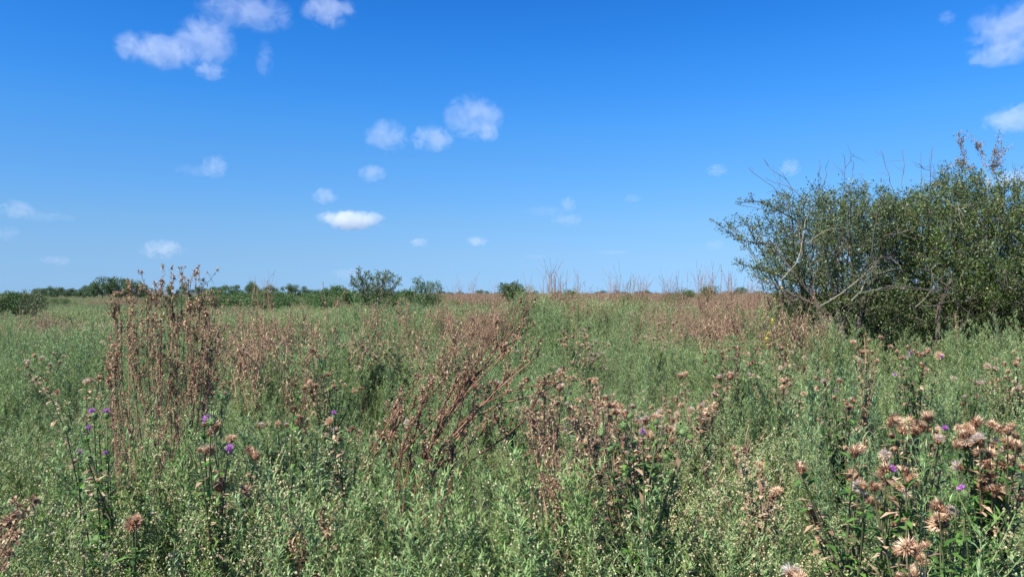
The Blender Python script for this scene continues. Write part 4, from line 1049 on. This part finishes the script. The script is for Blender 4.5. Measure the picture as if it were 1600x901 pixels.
for root, x0, x1, y0, y1, nn in ((big_left, 1230, 1400, 350, 530, 55), (big_right, 1390, 1600, 310, 530, 45)):
    g = G(); B = np.array(root.location)
    for k in range(nn):
        p = at(rng.uniform(x0, x1), rng.uniform(y0, y1), D1 - .75 + rng.normal(0, .4)) - B
        v = unit(rng.normal(0, 1, 3) * [1, .5, .8] + [0, 0, .35]); l = rng.uniform(.2, .7); q = np.linspace(0, 1, 5)[:, None]
        bend = rng.normal(0, .45, 3)
        P = p + v * q * l + bend * q ** 2 * l
        g.sticks(P[:-1], P[1:], .0038, .0028, 0)
        for _ in range(3):
            j = rng.integers(1, 4); w = unit(v + rng.normal(0, .7, 3)) * rng.uniform(.1, .35); g.sticks(P[j][None], (P[j] + w)[None], .0032, .002, 0)
    g.build("dead_twigs", [M['grey_wood']], root, kind="stuff")
print("shrubs", round(time.time() - T0, 1))

# shrubs of the middle distance
def mid_shrub(name, label, px, d, blobs, natt, mats, **k):
    return shrub(name, label, (at(px, 0, d)[0], d, 0), [blob(a, b, c, e, d, r) for a, b, c, e, r in blobs], natt, mats, **({'kill': .15, 'infl': .8} | k))
mid_shrub("open_shrub", "airy upright shrub with twisted open branches against the sky", 585, 30, [(565, 440, 22, 22, .6), (600, 438, 22, 18, .6), (622, 440, 10, 14, .4), (585, 455, 34, 14, .8)], 2200, [M['shrub_leaf']], dens=7, L=.085, W=.035, step=.09, trunkr=.03, seed=21, stems=3, infl=.8, kill=.16)
mid_shrub("feathery_shrub", "bright green feathery shrub beside the airy open one", 665, 34, [(652, 444, 11, 13, .5), (668, 449, 18, 11, .7), (684, 449, 9, 12, .5), (668, 468, 22, 12, .8)], 1300, [M['tree_leaf_l']], dens=7, L=.10, W=.03, step=.10, trunkr=.03, seed=22, stems=2)
mid_shrub("small_dark_shrub", "small round dark spiky shrub alone near the middle of the horizon", 797, 34, [(797, 451, 23, 9, .6), (800, 458, 20, 9, .6)], 1600, [M['shrub_leaf']], dens=20, L=.10, W=.03, step=.09, trunkr=.025, seed=23, stems=2)
mid_shrub("left_edge_shrub", "dark green shrub at the left end of the tree line", 22, 38, [(20, 464, 18, 9, 1.0), (8, 474, 22, 14, 1.2), (36, 482, 18, 12, 1.0)], 2000, [M['tree_leaf_l']], dens=16, L=.10, W=.04, step=.16, trunkr=.03, seed=24, stems=2)
mid_shrub("grey_twiggy_shrub", "greyish twiggy shrub just right of the leftmost dark one", 45, 36, [(48, 464, 18, 10, .9), (50, 480, 18, 14, .9)], 1200, [M['shrub_leaf']], dens=9, L=.09, W=.03, step=.14, trunkr=.025, seed=25, stems=2)

# ------------------------------------------------------------------ tree line and low bushes: trunk, crown
def tree_proto(name, h, w, leafm, n, lsz, label, group, cat, lobes=13):
    root = empty(name, (0, 0, -50), label, cat, group)
    g = G(); g.tube(np.array([[0, 0, -.1], [.05, 0, h * .25], [-.05, .05, h * .55]]), [.16 * h / 6, .12 * h / 6, .05], 6, 0, .5)
    C, S = [], []
    for k in range(lobes):
        a = rng.random() * 6.3; rr_ = w * .5 * rng.random() ** .6
        z = h * rng.uniform(.3, .98) * (1 - .35 * rr_ / (w * .5)); c = np.array([math.cos(a) * rr_, math.sin(a) * rr_, z]); C.append(c); S.append(rng.uniform(.11, .24) * w)
        g.sticks([[0, 0, h * .3]], [c], .05, .02, 0)
    g.build("trunk", [M['bark']], root)
    g = G()
    for c, s in zip(C, S):
        m = n // lobes; v = unit(rng.normal(size=(m, 3))) * rng.random((m, 1)) ** .45 * s * rng.uniform(.8, 1.25, (m, 1)); v[:, 2] *= .75
        P = c + v; P[:, 2] = np.maximum(P[:, 2], .15)
        g.leaves(P, rng.normal(size=(m, 3)) + v / s, rng.normal(size=(m, 3)), lsz * rng.uniform(.6, 1.4, m), lsz * .6, 0)
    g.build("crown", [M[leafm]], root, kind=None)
    return root
TG, TL = "trees of the far tree line", "dark green tree standing in the far tree line"
BG_, BL = "low bushes in front of the far tree line", "bright green low bush in front of the far tree line"
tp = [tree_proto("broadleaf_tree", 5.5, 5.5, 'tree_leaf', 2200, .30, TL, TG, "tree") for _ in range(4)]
bp_ = [tree_proto("green_bush", 2.6, 3.6, 'tree_leaf_l', 3000, .10, BL, BG_, "bush", 7) for _ in range(4)]
used = set()
def place(protos_, key, px, top, d, label=None, ws=1.0, h0=5.5, group=None):
    x = (px - 800) / F * d; h = EYE + (HY - top) / F * d; j = rng.integers(len(protos_)); p = protos_[j]
    s = h / (h0 * .86)
    if (key, j) in used: p = copy_thing(p, (x, d, 0), rng.random() * 6.3, s)
    else:
        used.add((key, j)); p.location = (x, d, 0); p.rotation_euler[2] = rng.random() * 6.3; p.scale = (s,) * 3
    p.scale = (s * ws, s * ws, s); p["tint"] = float(rng.random() * .8)
    if label is None:
        if key == 't':
            label = ("dark tree in the low stretch between the left edge shrubs and the tallest grove" if px < 135 else "dark tree among the tallest grove behind the dead thistle clump" if px < 255 else
                     "dark tree just right of the dead thistle clump in the tree line" if px < 358 else "dark tree between the round trees and the airy open shrub" if px < 560 else
                     "dark tree low behind the airy open shrub and its feathery neighbour" if px < 690 else "tiny far tree on the horizon left of the tallest stalk tuft" if px < 870 else "tiny far tree on the horizon behind the brown band, towards the big shrub")
        else:
            label = ("low green bush near the left end of the tree line" if px < 200 else "low green bush seen through the dead thistle clump" if px < 325 else "bright green low bush in the belt left of the airy open shrub" if px < 560 else
                     "bright green low bush at the foot of the airy and feathery shrubs" if px < 720 else "low green bush half sunk in the brown band towards the big shrub")
    p["label"] = label
    return p
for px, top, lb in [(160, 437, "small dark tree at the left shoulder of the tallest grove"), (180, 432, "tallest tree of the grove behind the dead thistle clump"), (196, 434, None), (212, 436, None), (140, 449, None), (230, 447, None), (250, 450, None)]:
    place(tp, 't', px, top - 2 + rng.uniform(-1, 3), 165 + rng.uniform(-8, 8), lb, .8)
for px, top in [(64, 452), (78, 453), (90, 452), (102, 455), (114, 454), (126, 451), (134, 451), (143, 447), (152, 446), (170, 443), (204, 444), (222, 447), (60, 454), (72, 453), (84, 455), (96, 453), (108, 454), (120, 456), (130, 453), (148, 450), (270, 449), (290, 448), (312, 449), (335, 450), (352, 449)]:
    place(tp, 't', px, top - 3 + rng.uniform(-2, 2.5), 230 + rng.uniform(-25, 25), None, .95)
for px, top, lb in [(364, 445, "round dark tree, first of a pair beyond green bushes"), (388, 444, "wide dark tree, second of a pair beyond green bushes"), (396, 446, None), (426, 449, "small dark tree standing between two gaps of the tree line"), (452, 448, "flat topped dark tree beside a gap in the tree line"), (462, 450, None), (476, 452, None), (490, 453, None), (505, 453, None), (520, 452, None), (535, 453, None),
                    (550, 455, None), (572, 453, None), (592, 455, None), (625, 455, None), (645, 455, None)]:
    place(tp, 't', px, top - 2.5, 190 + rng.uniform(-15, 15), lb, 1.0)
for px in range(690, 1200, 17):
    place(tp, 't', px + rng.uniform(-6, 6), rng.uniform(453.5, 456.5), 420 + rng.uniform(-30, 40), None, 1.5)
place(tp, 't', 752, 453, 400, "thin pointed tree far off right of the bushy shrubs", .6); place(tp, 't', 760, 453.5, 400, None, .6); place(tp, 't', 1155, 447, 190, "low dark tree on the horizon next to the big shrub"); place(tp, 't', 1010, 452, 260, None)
for px in list(range(335, 640, 11)):
    place(bp_, 'b', px + rng.uniform(-5, 5), rng.uniform(455, 464), rng.uniform(46, 75), None, 1.25, 2.6)
for px, t in [(600, 458), (615, 457), (632, 458), (648, 456), (700, 459), (562, 458), (528, 452), (515, 455), (540, 460), (1100, 453), (1060, 457), (985, 457), (890, 458)]:
    place(bp_, 'b', px, t, rng.uniform(48, 60), None, 1.2, 2.6)
for px, t in [(5, 460), (75, 466), (100, 466), (240, 462), (270, 463), (300, 462)]:
    place(bp_, 'b', px, t, rng.uniform(60, 80), None, 1.2, 2.6)
print("trees", round(time.time() - T0, 1))

# ------------------------------------------------------------------ clouds: bodies of vapour high over the plain
def cloud_material(seed, dens, wisp, scale):
    wisp = wisp * 2.0
    m = bpy.data.materials.new("cloud_vapour"); m.use_nodes = True
    t = m.node_tree; t.nodes.clear(); N = t.nodes.new
    out = N("ShaderNodeOutputMaterial"); pv = N("ShaderNodeVolumePrincipled")
    pv.inputs["Color"].default_value = (1, 1, 1, 1); pv.inputs["Anisotropy"].default_value = 0.0
    tc = N("ShaderNodeTexCoord")
    ln = N("ShaderNodeVectorMath"); ln.operation = 'LENGTH'
    mp = N("ShaderNodeMapping"); mp.inputs["Location"].default_value = (seed * 3.7, seed * 1.3, seed * 2.1); mp.inputs["Scale"].default_value = scale
    nz = N("ShaderNodeTexNoise"); nz.inputs["Scale"].default_value = 1.35; nz.inputs["Distortion"].default_value = .5; nz.inputs["Detail"].default_value = 9; nz.inputs["Roughness"].default_value = .66
    t.links.new(tc.outputs["Object"], ln.inputs[0]); t.links.new(tc.outputs["Object"], mp.inputs[0]); t.links.new(mp.outputs[0], nz.inputs["Vector"])
    a = N("ShaderNodeMath"); a.operation = 'MULTIPLY_ADD'; a.inputs[1].default_value = -1.0; a.inputs[2].default_value = 1.0      # 1 - r
    t.links.new(ln.outputs["Value"], a.inputs[0])
    b = N("ShaderNodeMath"); b.operation = 'MULTIPLY_ADD'; b.inputs[1].default_value = 1.6 * wisp; b.inputs[2].default_value = -.8 * wisp - .12
    t.links.new(nz.outputs["Fac"], b.inputs[0])
    c = N("ShaderNodeMath"); c.operation = 'ADD'; t.links.new(a.outputs[0], c.inputs[0]); t.links.new(b.outputs[0], c.inputs[1])
    d_ = N("ShaderNodeMapRange"); d_.interpolation_type = 'SMOOTHSTEP'; d_.inputs[1].default_value = .05; d_.inputs[2].default_value = .38; d_.inputs[3].default_value = 0; d_.inputs[4].default_value = dens
    t.links.new(c.outputs[0], d_.inputs[0])
    # no vapour at the body's own skin
    e = N("ShaderNodeMapRange"); e.inputs[1].default_value = .98; e.inputs[2].default_value = .8; e.inputs[3].default_value = 0; e.inputs[4].default_value = 1
    t.links.new(ln.outputs["Value"], e.inputs[0])
    f = N("ShaderNodeMath"); f.operation = 'MULTIPLY'; t.links.new(d_.outputs[0], f.inputs[0]); t.links.new(e.outputs[0], f.inputs[1])
    t.links.new(f.outputs[0], pv.inputs["Density"]); t.links.new(pv.outputs[0], out.inputs["Volume"])
    return m
def sphere_mesh():
    import bmesh
    bm = bmesh.new(); bmesh.ops.create_icosphere(bm, subdivisions=3, radius=1.0)
    me = bpy.data.meshes.new("cloud"); bm.to_mesh(me); bm.free(); return me
CLOUDS = [  # px, py, rx, ry, opacity, wisp, label
 (243, 78, 66, 34, 1.1, 1.0, "bright woolly cloud at the left end of the upper cloud group"), (318, 66, 52, 50, .9, 1.3, "ragged cloud in the middle of the upper cloud group, reaching down"), (328, 110, 30, 18, .7, 1.1, "small cloud puff hanging below the ragged middle cloud"),
 (385, 18, 80, 34, .75, 1.4, "thin streaky cloud at the top edge of the upper group"), (512, 14, 46, 34, .9, 1.2, "separate cloud cut by the top edge"), (412, 90, 16, 34, .25, 1.4, "faint veil hanging below the streaky top cloud"),
 (604, 212, 38, 30, .75, 1.2, "small angular cloud left of the big central one"), (675, 216, 42, 24, .9, 1.1, "flat lower left lobe of the central cloud"), (742, 182, 52, 42, .8, 1.5, "lacy torn cloud, highest of the central group"), (764, 206, 20, 18, .6, 1.2, "tiny puff at the right edge of the lacy cloud"),
 (582, 270, 26, 17, .6, 1.0, "faint round puff above the small bright cloud"), (508, 306, 24, 16, .7, 1.0, "small puff left above the brightest low cloud"), (548, 344, 60, 20, 3.6, .6, "brightest flat based cumulus low over the shrubs"),
 (336, 259, 24, 22, .55, 1.1, "small slanted wisp alone at mid height"), (310, 266, 42, 12, .18, 1.0, "faint haze streak left of the slanted wisp"), (27, 327, 28, 17, .6, 1.0, "small cloud near the left edge"), (62, 338, 58, 11, .22, 1.0, "grey streak trailing from the small left cloud"), (255, 390, 40, 18, .9, 1.2, "low cloud with two lobes above the dead thistle clump"), (88, 407, 26, 9, .35, 1.0, "very faint low cloud over the left tree line"),
 (654, 379, 17, 9, .8, .9, "tiny low puff right of the brightest cumulus"), (745, 377, 21, 10, .9, .9, "small low puff with grey streak beside it"), (888, 319, 15, 14, .5, 1.1, "small upper wisp of a faint pair at mid right"), (886, 343, 30, 12, .4, 1.0, "lower wisp of a faint pair at mid right"), (850, 330, 42, 10, .18, 1.0, "barely visible veil left of the faint pair"),
 (1122, 266, 22, 13, .35, 1.0, "faint pale puff left above the shrub"), (1235, 262, 20, 17, .5, 1.1, "small cloud straight above the shrub"), (1119, 383, 20, 10, .3, 1.0, "faint low puff beside the reaching shrub limb"), (988, 310, 18, 10, .2, 1.0, "barely visible puff at mid right"),
 (1580, 40, 68, 44, 1.0, 1.3, "largest cloud at the upper right corner"), (1568, 84, 62, 22, .8, 1.2, "lower layer of the upper right corner cloud"), (1590, 186, 56, 28, 1.0, 1.0, "cloud at the right edge above the withered twigs"), (1585, 280, 50, 22, 1.0, 1.0, "cloud partly hidden behind the shrub top"), (1480, 27, 16, 14, .25, 1.1, "tiny wisp left of the corner cloud"),
 (545, 428, 30, 12, .35, 1.0, "pale low cloud just behind the airy open shrub"), (955, 394, 34, 5, .22, .9, "thin grey streak low over the brown band"), (835, 401, 22, 5, .18, .9, "tiny grey streak left of the longer one"), (10, 365, 24, 14, .25, 1.0, "dim puff at the left edge below the small cloud")]
for k, (px, py, rx, ry, op, wi, lb) in enumerate(CLOUDS):
    el = (HY - py) / F
    dist = min(1100 / el, 14000)
    me = sphere_mesh()
    o = bpy.data.objects.new("cloud", me)
    c = at(px, py, dist); o.location = c
    sx, sz = rx * 1.04 / F * dist, ry * 1.02 / F * dist
    sy = (sx + sz) * .24
    o.scale = (sx, sy, sz)
    o.rotation_euler = (0, 0, -math.atan2(c[0], c[1]))
    mref = min(sx, sz * 2)
    asp = sx / sz
    me.materials.append(cloud_material(k + 1, op * .27 / sy, wi, (asp ** .5 * 1.2, 1.3, asp ** -.5 * 1.2)))
    link(o, None, lb, "cloud")
print("done", round(time.time() - T0, 1))
